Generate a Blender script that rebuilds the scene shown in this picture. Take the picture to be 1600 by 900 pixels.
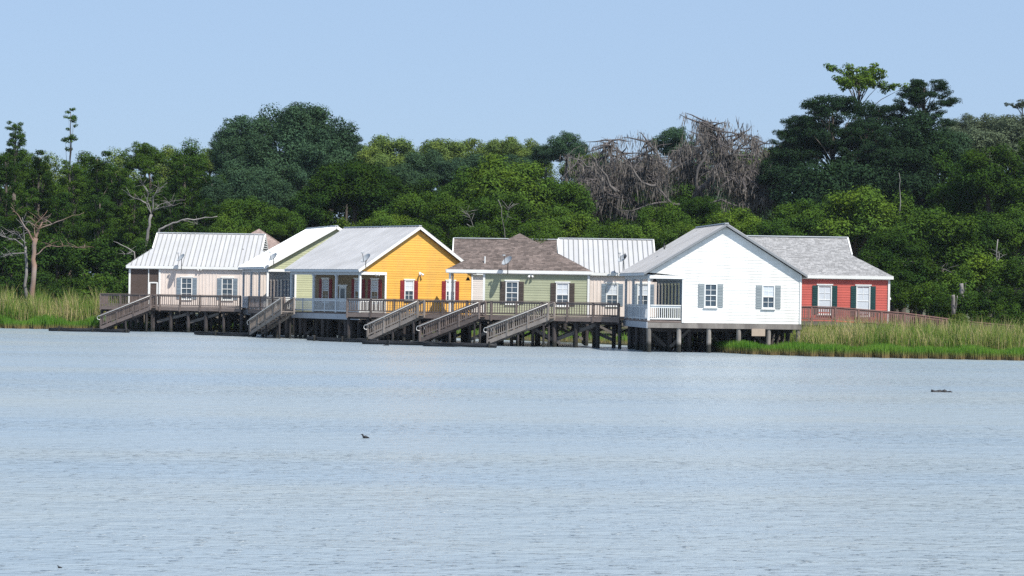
import bpy, math, random
import numpy as np
from mathutils import Vector, Matrix

for o in list(bpy.data.objects):
    bpy.data.objects.remove(o, do_unlink=True)
scene = bpy.context.scene
COL = scene.collection
V = Vector
R = math.radians
random.seed(7)

# ------------------------------------------------------------------ camera
FPX, ROLL, HORIZON, CAM_H = 3405.0, 0.0150, 456.0, 4.0
cam = bpy.data.cameras.new('camera')
cam.sensor_width = 36.0
cam.lens = FPX / 1600.0 * 36.0
cam.clip_start, cam.clip_end = 0.5, 6000.0
cam_ob = bpy.data.objects.new('camera', cam)
COL.objects.link(cam_ob)
cam_ob.location = (0, 0, CAM_H)
pitch = (HORIZON - 450.0) / FPX
cam_ob.rotation_euler = (Matrix.Rotation(math.pi / 2 + pitch, 3, 'X') @ Matrix.Rotation(ROLL, 3, 'Z')).to_euler()
scene.camera = cam_ob

# ------------------------------------------------------------------ sky, sun, exposure
SUN_DIR = V((0.68, -0.73, 0.0)).normalized()
SUN_EL = R(55)
to_sun = V((SUN_DIR.x * math.cos(SUN_EL), SUN_DIR.y * math.cos(SUN_EL), math.sin(SUN_EL)))
world = bpy.data.worlds.new('World')
scene.world = world
world.use_nodes = True
wn = world.node_tree.nodes
wl = world.node_tree.links
bg = wn['Background']
sky = wn.new('ShaderNodeTexSky')
sky.sky_type = 'NISHITA'
sky.sun_disc = False
sky.sun_elevation = SUN_EL
sky.sun_rotation = math.atan2(SUN_DIR.x, SUN_DIR.y)
sky.altitude = 0.0
sky.air_density = 1.0
sky.dust_density = 0.6
sky.ozone_density = 3.0
tint = wn.new('ShaderNodeMix')
tint.data_type = 'RGBA'
tint.blend_type = 'MULTIPLY'
tint.inputs[0].default_value = 1.0
tint.inputs[7].default_value = (0.88, 0.96, 1.14, 1)
wl.new(sky.outputs[0], tint.inputs[6])
veil = wn.new('ShaderNodeMix')
veil.data_type = 'RGBA'
veil.inputs[0].default_value = 0.75
veil.inputs[7].default_value = (3.55, 4.85, 6.65, 1)      # even summer haze over the whole dome
wl.new(tint.outputs[2], veil.inputs[6])
wl.new(veil.outputs[2], bg.inputs[0])
bg.inputs[1].default_value = 0.095

sun = bpy.data.lights.new('sun', 'SUN')
sun.energy = 4.9
sun.angle = R(0.53)
sun.color = (1.0, 0.96, 0.89)
sun_ob = bpy.data.objects.new('sun', sun)
COL.objects.link(sun_ob)
sun_ob.rotation_euler = to_sun.to_track_quat('Z', 'Y').to_euler()
sun_ob.location = (60, -60, 80)

vs = scene.view_settings
vs.view_transform = 'Standard'
vs.look = 'None'
vs.exposure = 0.40
vs.gamma = 1.0
vs.use_curve_mapping = False
scene.render.engine = 'CYCLES'
scene.cycles.use_denoising = False
scene.cycles.max_bounces = 6
scene.cycles.diffuse_bounces = 3
scene.cycles.glossy_bounces = 3
scene.cycles.transmission_bounces = 4
scene.cycles.transparent_max_bounces = 6
scene.cycles.sample_clamp_indirect = 6.0


# ------------------------------------------------------------------ coordinates read off the photograph
def unroll(x, y):
    return x - 800.0, y - ROLL * (x - 800.0) - HORIZON


def at(x, y, d):
    """world point at forward distance d that the photograph shows at pixel x, y"""
    u, v = unroll(x, y)
    return V((u / FPX * d, d, CAM_H - v / FPX * d))


def gx(x, d):
    return (x - 800.0) / FPX * d


# ------------------------------------------------------------------ materials
MATS = {}


def mat(name, color, rough=0.7, var=0.12, scale=3.0, island=0.0, objvar=0.0, metallic=0.0, bump=0.0,
        bump_scale=20.0, stretch=(1, 1, 1), dirt=None, dirt_scale=0.8, spec=0.4, wet=None, streak=(1, 1, 1)):
    m = bpy.data.materials.new(name)
    m.use_nodes = True
    nt = m.node_tree
    N, L = nt.nodes, nt.links
    b = N['Principled BSDF']
    b.inputs['Roughness'].default_value = rough
    b.inputs['Metallic'].default_value = metallic
    b.inputs['Specular IOR Level'].default_value = spec
    geo = N.new('ShaderNodeNewGeometry')
    mp = N.new('ShaderNodeMapping')
    mp.inputs['Scale'].default_value = stretch
    L.new(geo.outputs['Position'], mp.inputs['Vector'])
    nz = N.new('ShaderNodeTexNoise')
    nz.inputs['Scale'].default_value = scale
    nz.inputs['Detail'].default_value = 4
    L.new(mp.outputs[0], nz.inputs['Vector'])
    val = N.new('ShaderNodeMapRange')
    val.inputs[1].default_value = 0.25
    val.inputs[2].default_value = 0.75
    val.inputs[3].default_value = 1 - var
    val.inputs[4].default_value = 1 + var
    L.new(nz.outputs['Fac'], val.inputs[0])
    cur = val.outputs[0]
    for amount, sock in ((island, geo.outputs['Random Per Island']), (objvar, None)):
        if amount > 0:
            if sock is None:
                oi = N.new('ShaderNodeObjectInfo')
                sock = oi.outputs['Random']
            mr = N.new('ShaderNodeMapRange')
            mr.inputs[3].default_value = 1 - amount
            mr.inputs[4].default_value = 1 + amount
            L.new(sock, mr.inputs[0])
            mu = N.new('ShaderNodeMath')
            mu.operation = 'MULTIPLY'
            L.new(cur, mu.inputs[0])
            L.new(mr.outputs[0], mu.inputs[1])
            cur = mu.outputs[0]
    vm = N.new('ShaderNodeVectorMath')
    vm.operation = 'SCALE'
    vm.inputs[0].default_value = color
    L.new(cur, vm.inputs['Scale'])
    out = vm.outputs[0]
    if dirt:
        dn = N.new('ShaderNodeTexNoise')
        dn.inputs['Scale'].default_value = dirt_scale
        dn.inputs['Detail'].default_value = 6
        mps = N.new('ShaderNodeMapping')
        mps.inputs['Scale'].default_value = streak
        L.new(geo.outputs['Position'], mps.inputs['Vector'])
        L.new(mps.outputs[0], dn.inputs['Vector'])
        dr = N.new('ShaderNodeMapRange')
        dr.inputs[1].default_value = 0.45
        dr.inputs[2].default_value = 0.75
        dr.inputs[3].default_value = 0
        dr.inputs[4].default_value = dirt[1]
        L.new(dn.outputs['Fac'], dr.inputs[0])
        mx = N.new('ShaderNodeMix')
        mx.data_type = 'RGBA'
        L.new(dr.outputs[0], mx.inputs[0])
        L.new(out, mx.inputs[6])
        mx.inputs[7].default_value = (*dirt[0], 1)
        out = mx.outputs[2]
    if wet:
        sp = N.new('ShaderNodeSeparateXYZ')
        L.new(geo.outputs['Position'], sp.inputs[0])
        wob = N.new('ShaderNodeMath')
        wob.operation = 'MULTIPLY_ADD'
        wob.inputs[1].default_value = 0.5
        L.new(nz.outputs['Fac'], wob.inputs[0])
        L.new(sp.outputs[2], wob.inputs[2])
        wr = N.new('ShaderNodeMapRange')
        wr.inputs[1].default_value = wet
        wr.inputs[2].default_value = wet + 0.25
        L.new(wob.outputs[0], wr.inputs[0])
        wx = N.new('ShaderNodeMix')
        wx.data_type = 'RGBA'
        L.new(wr.outputs[0], wx.inputs[0])
        wx.inputs[6].default_value = (0.022, 0.022, 0.018, 1)
        L.new(out, wx.inputs[7])
        out = wx.outputs[2]
    L.new(out, b.inputs['Base Color'])
    if bump > 0:
        bn = N.new('ShaderNodeTexNoise')
        bn.inputs['Scale'].default_value = bump_scale
        L.new(mp.outputs[0], bn.inputs['Vector'])
        bp = N.new('ShaderNodeBump')
        bp.inputs['Strength'].default_value = bump
        bp.inputs['Distance'].default_value = 0.03
        L.new(bn.outputs['Fac'], bp.inputs['Height'])
        L.new(bp.outputs[0], b.inputs['Normal'])
    MATS[name] = m
    return m


def leaf_mat(name, color, trans=0.22, hue=0.25, objvar=0.16, warm=(1.25, 1.05, 0.7)):
    """foliage: each leaf its own tone, a little light passing through"""
    m = bpy.data.materials.new(name)
    m.use_nodes = True
    N, L = m.node_tree.nodes, m.node_tree.links
    N.remove(N['Principled BSDF'])
    out = N['Material Output']
    geo = N.new('ShaderNodeNewGeometry')
    oi = N.new('ShaderNodeObjectInfo')
    a = N.new('ShaderNodeMapRange')
    a.inputs[3].default_value = 1 - hue
    a.inputs[4].default_value = 1 + hue
    L.new(geo.outputs['Random Per Island'], a.inputs[0])
    b = N.new('ShaderNodeMapRange')
    b.inputs[3].default_value = 1 - objvar
    b.inputs[4].default_value = 1 + objvar
    L.new(oi.outputs['Random'], b.inputs[0])
    mu = N.new('ShaderNodeMath')
    mu.operation = 'MULTIPLY'
    L.new(a.outputs[0], mu.inputs[0])
    L.new(b.outputs[0], mu.inputs[1])
    nz = N.new('ShaderNodeTexNoise')
    nz.inputs['Scale'].default_value = 0.35
    nz.inputs['Detail'].default_value = 3
    L.new(geo.outputs['Position'], nz.inputs['Vector'])
    mr = N.new('ShaderNodeMapRange')
    mr.inputs[1].default_value = 0.35
    mr.inputs[2].default_value = 0.7
    L.new(nz.outputs['Fac'], mr.inputs[0])
    mx = N.new('ShaderNodeMix')
    mx.data_type = 'RGBA'
    mx.inputs[6].default_value = (*color, 1)
    mx.inputs[7].default_value = (color[0] * warm[0], color[1] * warm[1], color[2] * warm[2], 1)
    L.new(mr.outputs[0], mx.inputs[0])
    vm = N.new('ShaderNodeVectorMath')
    vm.operation = 'SCALE'
    L.new(mx.outputs[2], vm.inputs[0])
    L.new(mu.outputs[0], vm.inputs['Scale'])
    d = N.new('ShaderNodeBsdfDiffuse')
    t = N.new('ShaderNodeBsdfTranslucent')
    L.new(vm.outputs[0], d.inputs[0])
    L.new(vm.outputs[0], t.inputs[0])
    ms = N.new('ShaderNodeMixShader')
    ms.inputs[0].default_value = trans
    L.new(d.outputs[0], ms.inputs[1])
    L.new(t.outputs[0], ms.inputs[2])
    L.new(ms.outputs[0], out.inputs[0])
    MATS[name] = m
    return m



ST = dict(dirt_scale=0.9, streak=(1.6, 1.6, 0.35))
mat('white_paint', (0.84, 0.82, 0.775), 0.55, 0.04, 2.0, island=0.05, dirt=((0.42, 0.42, 0.37), 0.35), **ST)
mat('yellow_paint', (0.77, 0.415, 0.078), 0.6, 0.05, 2.0, island=0.08, dirt=((0.50, 0.30, 0.10), 0.4), **ST)
mat('pale_green_paint', (0.45, 0.465, 0.295), 0.6, 0.05, 2.0, island=0.07, dirt=((0.30, 0.33, 0.20), 0.4), **ST)
mat('sage_green_paint', (0.375, 0.395, 0.265), 0.6, 0.05, 2.0, island=0.07, dirt=((0.27, 0.30, 0.19), 0.4), **ST)
mat('pink_paint', (0.78, 0.68, 0.61), 0.6, 0.05, 2.0, dirt=((0.52, 0.44, 0.38), 0.4), **ST)
mat('blush_paint', (0.74, 0.66, 0.61), 0.6, 0.05, 2.0, island=0.05, dirt=((0.5, 0.44, 0.4), 0.4), **ST)
mat('red_paint', (0.60, 0.125, 0.095), 0.6, 0.06, 2.0, island=0.08, dirt=((0.36, 0.08, 0.07), 0.4), **ST)
mat('white_trim', (0.80, 0.80, 0.77), 0.5, 0.05, 2.0)
mat('grey_trim', (0.50, 0.53, 0.56), 0.55, 0.06, 2.0)
mat('slate_trim', (0.24, 0.25, 0.26), 0.5, 0.05, 2.0)






mat('metal_roof', (0.49, 0.485, 0.49), 0.42, 0.05, 0.8, objvar=0.05, metallic=0.15, dirt=((0.40, 0.385, 0.36), 0.4), dirt_scale=0.7, streak=(1.5, .3, 1))
mat('grey_metal_roof', (0.45, 0.445, 0.45), 0.55, 0.05, 0.8, objvar=0.04, metallic=0.15, dirt=((0.29, 0.285, 0.285), 0.5), dirt_scale=0.6, streak=(.4, 1.5, 1))
mat('white_metal_roof', (0.88, 0.89, 0.88), 0.45, 0.04, 0.8, objvar=0.03)
mat('seam_metal', (0.24, 0.24, 0.23), 0.5, 0.05, 1.0)
mat('brown_shingle', (0.150, 0.118, 0.105), 0.9, 0.2, 1.0, island=0.32)
mat('grey_shingle', (0.33, 0.325, 0.325), 0.9, 0.08, 1.0, island=0.22)
mat('tan_shingle', (0.33, 0.25, 0.22), 0.9, 0.14, 1.0, island=0.2)
mat('roof_core', (0.16, 0.15, 0.15), 0.8)
mat('dark_trim', (0.10, 0.10, 0.10), 0.6)
mat('screen_dark', (0.085, 0.06, 0.05), 0.8, 0.15, 3.0)
mat('interior_dark', (0.06, 0.06, 0.07), 0.9)
mat('glass', (0.05, 0.075, 0.10), 0.08, 0.3, 1.2, spec=0.8)
mat('shaded_yellow_wall', (0.26, 0.19, 0.11), 0.7, 0.1, 2.0, island=0.06)  # yellow porch wall: porch shade put into the colour as a dark brown
mat('drape_blue', (0.06, 0.08, 0.14), 0.7)
mat('blind', (0.62, 0.66, 0.70), 0.5, 0.05, 6.0)
mat('grey_shutter', (0.29, 0.325, 0.335), 0.6, 0.06, 6.0)
mat('slate_shutter', (0.20, 0.25, 0.295), 0.6, 0.06, 6.0)
mat('maroon_shutter', (0.23, 0.025, 0.03), 0.6, 0.08, 6.0)
mat('brown_shutter', (0.075, 0.058, 0.048), 0.6, 0.08, 6.0)
mat('green_shutter', (0.014, 0.055, 0.055), 0.55, 0.08, 6.0)
mat('deck_wood', (0.165, 0.128, 0.112), 0.85, 0.25, 2.2, objvar=0.25, stretch=(1, 1, 2.5))
mat('red_deck_wood', (0.23, 0.13, 0.115), 0.85, 0.25, 2.2, objvar=0.2, stretch=(1, 1, 2.5))
mat('stair_wood', (0.26, 0.22, 0.19), 0.85, 0.2, 2.2, objvar=0.2)
mat('piling_wood', (0.045, 0.038, 0.037), 0.9, 0.3, 1.6, objvar=0.4, stretch=(1, 1, 0.5), wet=0.55)
mat('pale_piling', (0.26, 0.235, 0.21), 0.9, 0.3, 1.6, objvar=0.25, stretch=(1, 1, 0.5), dirt=((0.10, 0.085, 0.08), 0.75), streak=(2, 2, .4), wet=0.75)
mat('brace_wood', (0.13, 0.115, 0.105), 0.9, 0.25, 2.0, objvar=0.3)
mat('skirt_grey', (0.33, 0.35, 0.39), 0.7, 0.08, 2.0)
mat('rail_metal', (0.62, 0.60, 0.57), 0.4, 0.05, 2.0, metallic=0.3)
mat('boom_black', (0.018, 0.018, 0.02), 0.6, 0.3, 2.0)
mat('dish_grey', (0.36, 0.38, 0.40), 0.5, 0.05, 3.0)
mat('black_iron', (0.02, 0.02, 0.02), 0.5)
mat('tan_board', (0.45, 0.36, 0.28), 0.8)
mat('bark', (0.10, 0.083, 0.07), 0.95, 0.3, 1.2, bump=0.4, stretch=(1, 1, 0.25))
mat('dead_wood', (0.21, 0.195, 0.185), 0.9, 0.45, 1.5, stretch=(1, 1, 0.3), bump=0.5)
mat('red_dead_wood', (0.21, 0.135, 0.10), 0.9, 0.5, 1.2, stretch=(1, 1, 0.25), dirt=((0.28, 0.26, 0.25), 0.9), dirt_scale=0.5, bump=0.5)
mat('moss_bark', (0.085, 0.075, 0.075), 0.95, 0.3, 1.0)
mat('grey_limb', (0.125, 0.112, 0.105), 0.95, 0.4, 1.0)
mat('moss', (0.150, 0.132, 0.118), 0.95, 0.25, 0.6, island=0.5)
mat('soil', (0.075, 0.075, 0.035), 0.95, 0.3, 0.4)
mat('bird_dark', (0.012, 0.012, 0.014), 0.6)

leaf_mat('leaf_deep', (0.027, 0.06, 0.013), hue=0.26)
leaf_mat('leaf_mid', (0.047, 0.096, 0.018), hue=0.26)
leaf_mat('leaf_bright', (0.074, 0.136, 0.023), hue=0.24)
leaf_mat('leaf_light', (0.1, 0.156, 0.046), hue=0.25)
leaf_mat('leaf_pine', (0.022, 0.044, 0.022), hue=0.26, warm=(1.1, 1.1, 0.9))
leaf_mat('leaf_blue', (0.042, 0.08, 0.045), hue=0.3, warm=(1.15, 1.1, 0.9))
leaf_mat('leaf_grey', (0.085, 0.112, 0.07), hue=0.25, warm=(1.1, 1.05, 0.9))


# ------------------------------------------------------------------ mesh helpers
class MB:
    def __init__(self):
        self.v, self.f, self.m = [], [], []

    def poly(self, pts, mi=0):
        i = len(self.v)
        self.v += [tuple(p) for p in pts]
        self.f.append(tuple(range(i, i + len(pts))))
        self.m.append(mi)

    def prism(self, pts, off, mi=0):
        """polygon pts extruded by vector off, closed, shared vertices"""
        n = len(pts)
        i = len(self.v)
        self.v += [tuple(p) for p in pts] + [tuple(V(p) + off) for p in pts]
        self.f.append(tuple(range(i + n - 1, i - 1, -1)))
        self.f.append(tuple(range(i + n, i + 2 * n)))
        for k in range(n):
            k2 = (k + 1) % n
            self.f.append((i + k, i + k2, i + n + k2, i + n + k))
        self.m += [mi] * (n + 2)

    def box(self, c, s, ang=0.0, mi=0):
        ca, sa = math.cos(ang), math.sin(ang)
        ex, ey = V((ca, sa, 0)) * s[0] / 2, V((-sa, ca, 0)) * s[1] / 2
        ez = V((0, 0, s[2] / 2))
        c = V(c)
        self.prism([c - ex - ey - ez, c + ex - ey - ez, c + ex + ey - ez, c - ex + ey - ez], ez * 2, mi)

    def beam(self, p0, p1, w, h, mi=0):
        p0, p1 = V(p0), V(p1)
        t = (p1 - p0).normalized()
        up = V((0, 0, 1)) if abs(t.z) < 0.95 else V((1, 0, 0))
        s = t.cross(up).normalized() * w / 2
        q = s.cross(t).normalized() * h / 2
        self.prism([p0 - s - q, p0 + s - q, p0 + s + q, p0 - s + q], p1 - p0, mi)

    def tube(self, pts, rad, n=6, mi=0):
        """a tapered tube through pts, one radius each"""
        i0 = len(self.v)
        pts = [V(p) for p in pts]
        m = len(pts)
        for k, p in enumerate(pts):
            t = (pts[min(k + 1, m - 1)] - pts[max(k - 1, 0)]).normalized()
            a = t.cross(V((0.31, 0.95, 0.12)))
            if a.length < 0.05:
                a = t.cross(V((1, 0, 0)))
            a.normalize()
            b = t.cross(a)
            r = rad[k]
            for j in range(n):
                th = 2 * math.pi * j / n
                self.v.append(tuple(p + a * (r * math.cos(th)) + b * (r * math.sin(th))))
        for k in range(m - 1):
            for j in range(n):
                j2 = (j + 1) % n
                a0 = i0 + k * n
                self.f.append((a0 + j, a0 + j2, a0 + n + j2, a0 + n + j))
                self.m.append(mi)
        self.f.append(tuple(i0 + j for j in range(n - 1, -1, -1)))
        self.f.append(tuple(i0 + (m - 1) * n + j for j in range(n)))
        self.m += [mi, mi]

    def mesh(self, name, mats, smooth=False):
        me = bpy.data.meshes.new(name)
        me.from_pydata(self.v, [], self.f)
        for x in ([mats] if isinstance(mats, str) else mats):
            me.materials.append(MATS[x])
        if any(self.m):
            me.polygons.foreach_set('material_index', self.m)
        if smooth:
            me.polygons.foreach_set('use_smooth', [True] * len(me.polygons))
        me.update()
        return me

    def obj(self, name, mats, parent=None, smooth=False):
        return link(name, self.mesh(name, mats, smooth), parent)


def link(name, me, parent=None):
    o = bpy.data.objects.new(name, me)
    COL.objects.link(o)
    o.parent = parent
    return o


def thing(name, label, cat, loc=(0, 0, 0), rot=0.0, group=None):
    o = link(name, None)
    o.empty_display_size = 0.3
    o.location = loc
    o.rotation_euler = (0, 0, rot)
    return tag(o, label, cat, group)


def tag(o, label=None, cat=None, group=None, kind=None):
    for k, x in (('label', label), ('category', cat), ('group', group), ('kind', kind)):
        if x:
            o[k] = x
    return o


UNIT = {}


def unit(shape, m):
    """one shared unit box or post per material"""
    if (shape, m) not in UNIT:
        b = MB()
        if shape == 'box':
            b.box((0, 0, 0), (1, 1, 1))
        else:
            b.tube([(0, 0, -0.5), (0, 0, 0.5)], [0.5, 0.5], 10)
        UNIT[(shape, m)] = b.mesh(shape + '_' + m, m)
    return UNIT[(shape, m)]


def box(name, parent, m, c, s, ang=0.0):
    o = link(name, unit('box', m), parent)
    o.location = c
    o.scale = s
    o.rotation_euler = (0, 0, ang)
    return o


def bar(name, parent, m, p0, p1, w, h):
    """a straight timber between two points"""
    p0, p1 = V(p0), V(p1)
    t = p1 - p0
    o = link(name, unit('box', m), parent)
    x = t.normalized()
    up = V((0, 0, 1)) if abs(x.z) < 0.95 else V((0, 1, 0))
    y = up.cross(x).normalized()
    z = x.cross(y)
    o.matrix_local = Matrix.Translation((p0 + p1) / 2) @ Matrix((x, y, z)).transposed().to_4x4() @ Matrix.Diagonal((t.length, w, h, 1))
    return o


def pile(name, parent, m, x, y, z0, z1, dia):
    o = link(name, unit('post', m), parent)
    o.location = (x, y, (z0 + z1) / 2)
    o.scale = (dia, dia, z1 - z0)
    o.rotation_euler = (random.uniform(-.012, .012), random.uniform(-.012, .012), random.random())
    return o


def clip_half(poly, a, b, c):
    """keep the part of a 2D polygon where a*u + b*v >= c"""
    out = []
    n = len(poly)
    for i in range(n):
        p, q = poly[i], poly[(i + 1) % n]
        dp, dq = a * p[0] + b * p[1] - c, a * q[0] + b * q[1] - c
        if dp >= 0:
            out.append(p)
        if (dp >= 0) != (dq >= 0):
            t = dp / (dp - dq)
            out.append((p[0] + (q[0] - p[0]) * t, p[1] + (q[1] - p[1]) * t))
    return out


def area2(poly):
    return abs(sum(poly[i][0] * poly[(i + 1) % len(poly)][1] - poly[(i + 1) % len(poly)][0] * poly[i][1] for i in range(len(poly)))) / 2


def face_frame(poly3):
    p0 = V(poly3[0])
    u = (V(poly3[1]) - p0).normalized()
    n = V((0, 0, 0))
    for i in range(1, len(poly3) - 1):
        n += (V(poly3[i]) - p0).cross(V(poly3[i + 1]) - p0)
    n.normalize()
    v = n.cross(u)
    flat = [((V(p) - p0).dot(u), (V(p) - p0).dot(v)) for p in poly3]
    return p0, u, v, n, flat


def metal_face(roof, poly3, m, pitch=0.42, dark_seam=True):
    """standing-seam sheets, one object each, cut to the outline of the roof face"""
    p0, u, v, n, flat = face_frame(poly3)
    lo, hi = min(p[0] for p in flat), max(p[0] for p in flat)
    k = max(1, round((hi - lo) / pitch))
    w = (hi - lo) / k
    sw = 0.028 if dark_seam else 0.02
    for i in range(k):
        a, b = lo + i * w, lo + (i + 1) * w
        strip = clip_half(clip_half(flat, 1, 0, a), -1, 0, -b)
        if len(strip) < 3 or area2(strip) < 0.02:
            continue
        mb = MB()
        mb.prism([p0 + u * x + v * y + n * 0.004 for x, y in strip], n * 0.022)
        vs_ = [y for x, y in strip if abs(x - a) < 0.01]
        if len(vs_) >= 2 and max(vs_) - min(vs_) > 0.15:
            s0, s1 = p0 + u * (a + 0.02) + v * min(vs_), p0 + u * (a + 0.02) + v * max(vs_)
            q = [s0 - u * sw, s0 + u * sw, s1 + u * sw, s1 - u * sw]
            mb.prism([x + n * 0.027 for x in q], n * (0.07 if dark_seam else 0.03), 1)
        mb.obj('roof_panel', [m, 'seam_metal' if dark_seam else m], roof)


def shingle_face(mb, poly3, tab=0.27, row=0.17):
    """overlapping tabs, each its own little wedge, cut to the outline of the roof face"""
    p0, u, v, n, flat = face_frame(poly3)
    vlo, vhi = min(p[1] for p in flat), max(p[1] for p in flat)
    j, y = 0, vlo
    while y < vhi:
        rowp = clip_half(clip_half(flat, 0, 1, y), 0, -1, -(y + row))
        if len(rowp) >= 3:
            lo, hi = min(p[0] for p in rowp), max(p[0] for p in rowp)
            x = lo - random.random() * tab
            while x < hi:
                w = tab * random.uniform(0.75, 1.25)
                t = clip_half(clip_half(rowp, 1, 0, x + 0.008), -1, 0, -(x + w))
                if len(t) >= 3 and area2(t) > 0.004:
                    lift = random.uniform(0.022, 0.034)
                    top = [p0 + u * a + v * b + n * (0.006 + lift * (1 - (b - y) / row)) for a, b in t]
                    i = len(mb.v)
                    mb.poly(top)
                    low = [k for k, (a, b) in enumerate(t) if abs(b - y) < 1e-4]
                    if len(low) == 2:
                        q = [p0 + u * t[k][0] + v * t[k][1] for k in low]
                        mb.v += [tuple(q[0]), tuple(q[1])]
                        mb.f.append((i + low[0], i + low[1], len(mb.v) - 1, len(mb.v) - 2))
                        mb.m.append(0)
                x += w
        y += row
        j += 1


def siding(mb, O, u, n, ext, z0, z1, openings=(), h=0.19):
    """lap siding: each board leans out at its lower edge; ext(z) gives the run's ends at a height"""
    u, n = V(u), V(n)
    z = z0
    while z < z1 - 0.01:
        zt = min(z + h, z1)
        a0, b0 = ext(z + 1e-4)
        a1, b1 = ext(zt - 1e-4)
        if b0 - a0 < 0.02:
            break
        runs = [(a0, b0, a1, b1)]
        for (x0, x1, y0, y1) in openings:
            if min(zt, y1) - max(z, y0) > 0.5 * (zt - z):
                nr = []
                for (p, q, r, s) in runs:
                    if x1 <= p or x0 >= q:
                        nr.append((p, q, r, s))
                        continue
                    if x0 > p:
                        nr.append((p, x0, r, x0))
                    if x1 < q:
                        nr.append((x1, q, x1, s))
                runs = nr
        for (p, q, r, s) in runs:
            if s < r:
                r = s = (r + s) / 2
            P = lambda x, zz, off: V(O) + u * x + n * off + V((0, 0, zz))
            i = len(mb.v)
            mb.v += [tuple(P(p, z, 0.019)), tuple(P(q, z, 0.019)), tuple(P(s, zt, 0.006)), tuple(P(r, zt, 0.006)),
                     tuple(P(p, z, 0.0)), tuple(P(q, z, 0.0))]
            mb.f += [(i, i + 1, i + 2, i + 3), (i + 4, i + 5, i + 1, i)]
            mb.m += [0, 0]
        z = zt


def window(parent, O, u, n, xc, z0, z1, w, shutter=None, sw=0.40, blind=0.5, head=True, rows=2, frame='white_trim'):
    """double-hung window with two sashes, muntins, a drawn blind, head and sill trim, and shutters"""
    u, n = V(u), V(n)
    ang = math.atan2(u.y, u.x)
    P = lambda x, z, off: V(O) + u * x + n * off + V((0, 0, z))
    t = 0.085
    f = MB()
    for x in (xc - w / 2 - t / 2, xc + w / 2 + t / 2):
        f.box(P(x, (z0 + z1) / 2, 0.03), (t, 0.07, z1 - z0 + 2 * t), ang)
    f.box(P(xc, z1 + t / 2, 0.031), (w, 0.066, t), ang)
    f.box(P(xc, z0 - t / 2, 0.031), (w, 0.066, t), ang)
    win = f.obj('window', frame, parent)
    zm = (z0 + z1) / 2
    box('pane', win, 'glass', P(xc, (zm + z1) / 2, 0.004), (w, 0.012, z1 - zm), ang)
    box('pane', win, 'glass', P(xc, (zm + z0) / 2, -0.014), (w, 0.012, zm - z0), ang)
    if blind > 0:
        zb = z1 - blind * (z1 - z0)
        box('blind', win, 'blind', P(xc, (zb + z1) / 2, 0.014), (w - 0.02, 0.006, z1 - zb - 0.01), ang)
    box('meeting_rail', win, frame, P(xc, zm, 0.022), (w, 0.03, 0.06), ang)
    box('muntin', win, frame, P(xc, (zm + z1) / 2, 0.024), (0.035, 0.014, z1 - zm - 0.06), ang)
    box('muntin', win, frame, P(xc, (zm + z0) / 2, 0.008), (0.035, 0.014, zm - z0 - 0.06), ang)
    for za, zb_ in ((zm, z1), (z0, zm)):
        box('muntin', win, frame, P(xc, (za + zb_) / 2, 0.027 if za == zm else 0.012), (w, 0.012, 0.03), ang)
    if head:
        box('head_trim', win, frame, P(xc, z1 + t + 0.045, 0.045), (w + 0.34, 0.10, 0.09), ang)
    box('sill', win, frame, P(xc, z0 - t - 0.03, 0.05), (w + 0.26, 0.12, 0.06), ang)
    if shutter:
        for s in (-1, 1):
            xs = xc + s * (w / 2 + t + sw / 2 + 0.01)
            b = MB()
            b.box(P(xs, zm, 0.045), (sw, 0.03, z1 - z0 + 0.12), ang)
            sh = b.obj('shutter', shutter, parent)
            for k in range(2):
                zc = z0 + (z1 - z0) * (0.25 + 0.5 * k)
                for q in range(6):
                    zz = zc + (q - 2.5) * (z1 - z0) / 14
                    box('louver', sh, shutter, P(xs, zz, 0.066), (sw - 0.1, 0.016, (z1 - z0) / 14 * 0.62), ang)
    return win


def door(parent, O, u, n, xc, z0, w=0.95, h=2.05, m='white_trim'):
    u, n = V(u), V(n)
    ang = math.atan2(u.y, u.x)
    P = lambda x, z, off: V(O) + u * x + n * off + V((0, 0, z))
    f = MB()
    f.box(P(xc, z0 + h / 2, 0.035), (w, 0.05, h), ang)
    d = f.obj('door', m, parent)
    box('pane', d, 'glass', P(xc, z0 + h * 0.72, 0.064), (w * 0.6, 0.012, h * 0.38), ang)
    box('handle', d, 'black_iron', P(xc + w * 0.4, z0 + 1.0, 0.08), (0.05, 0.05, 0.12), ang)
    box('head_trim', d, 'white_trim', P(xc, z0 + h + 0.06, 0.04), (w + 0.3, 0.08, 0.12), ang)
    return d


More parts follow.
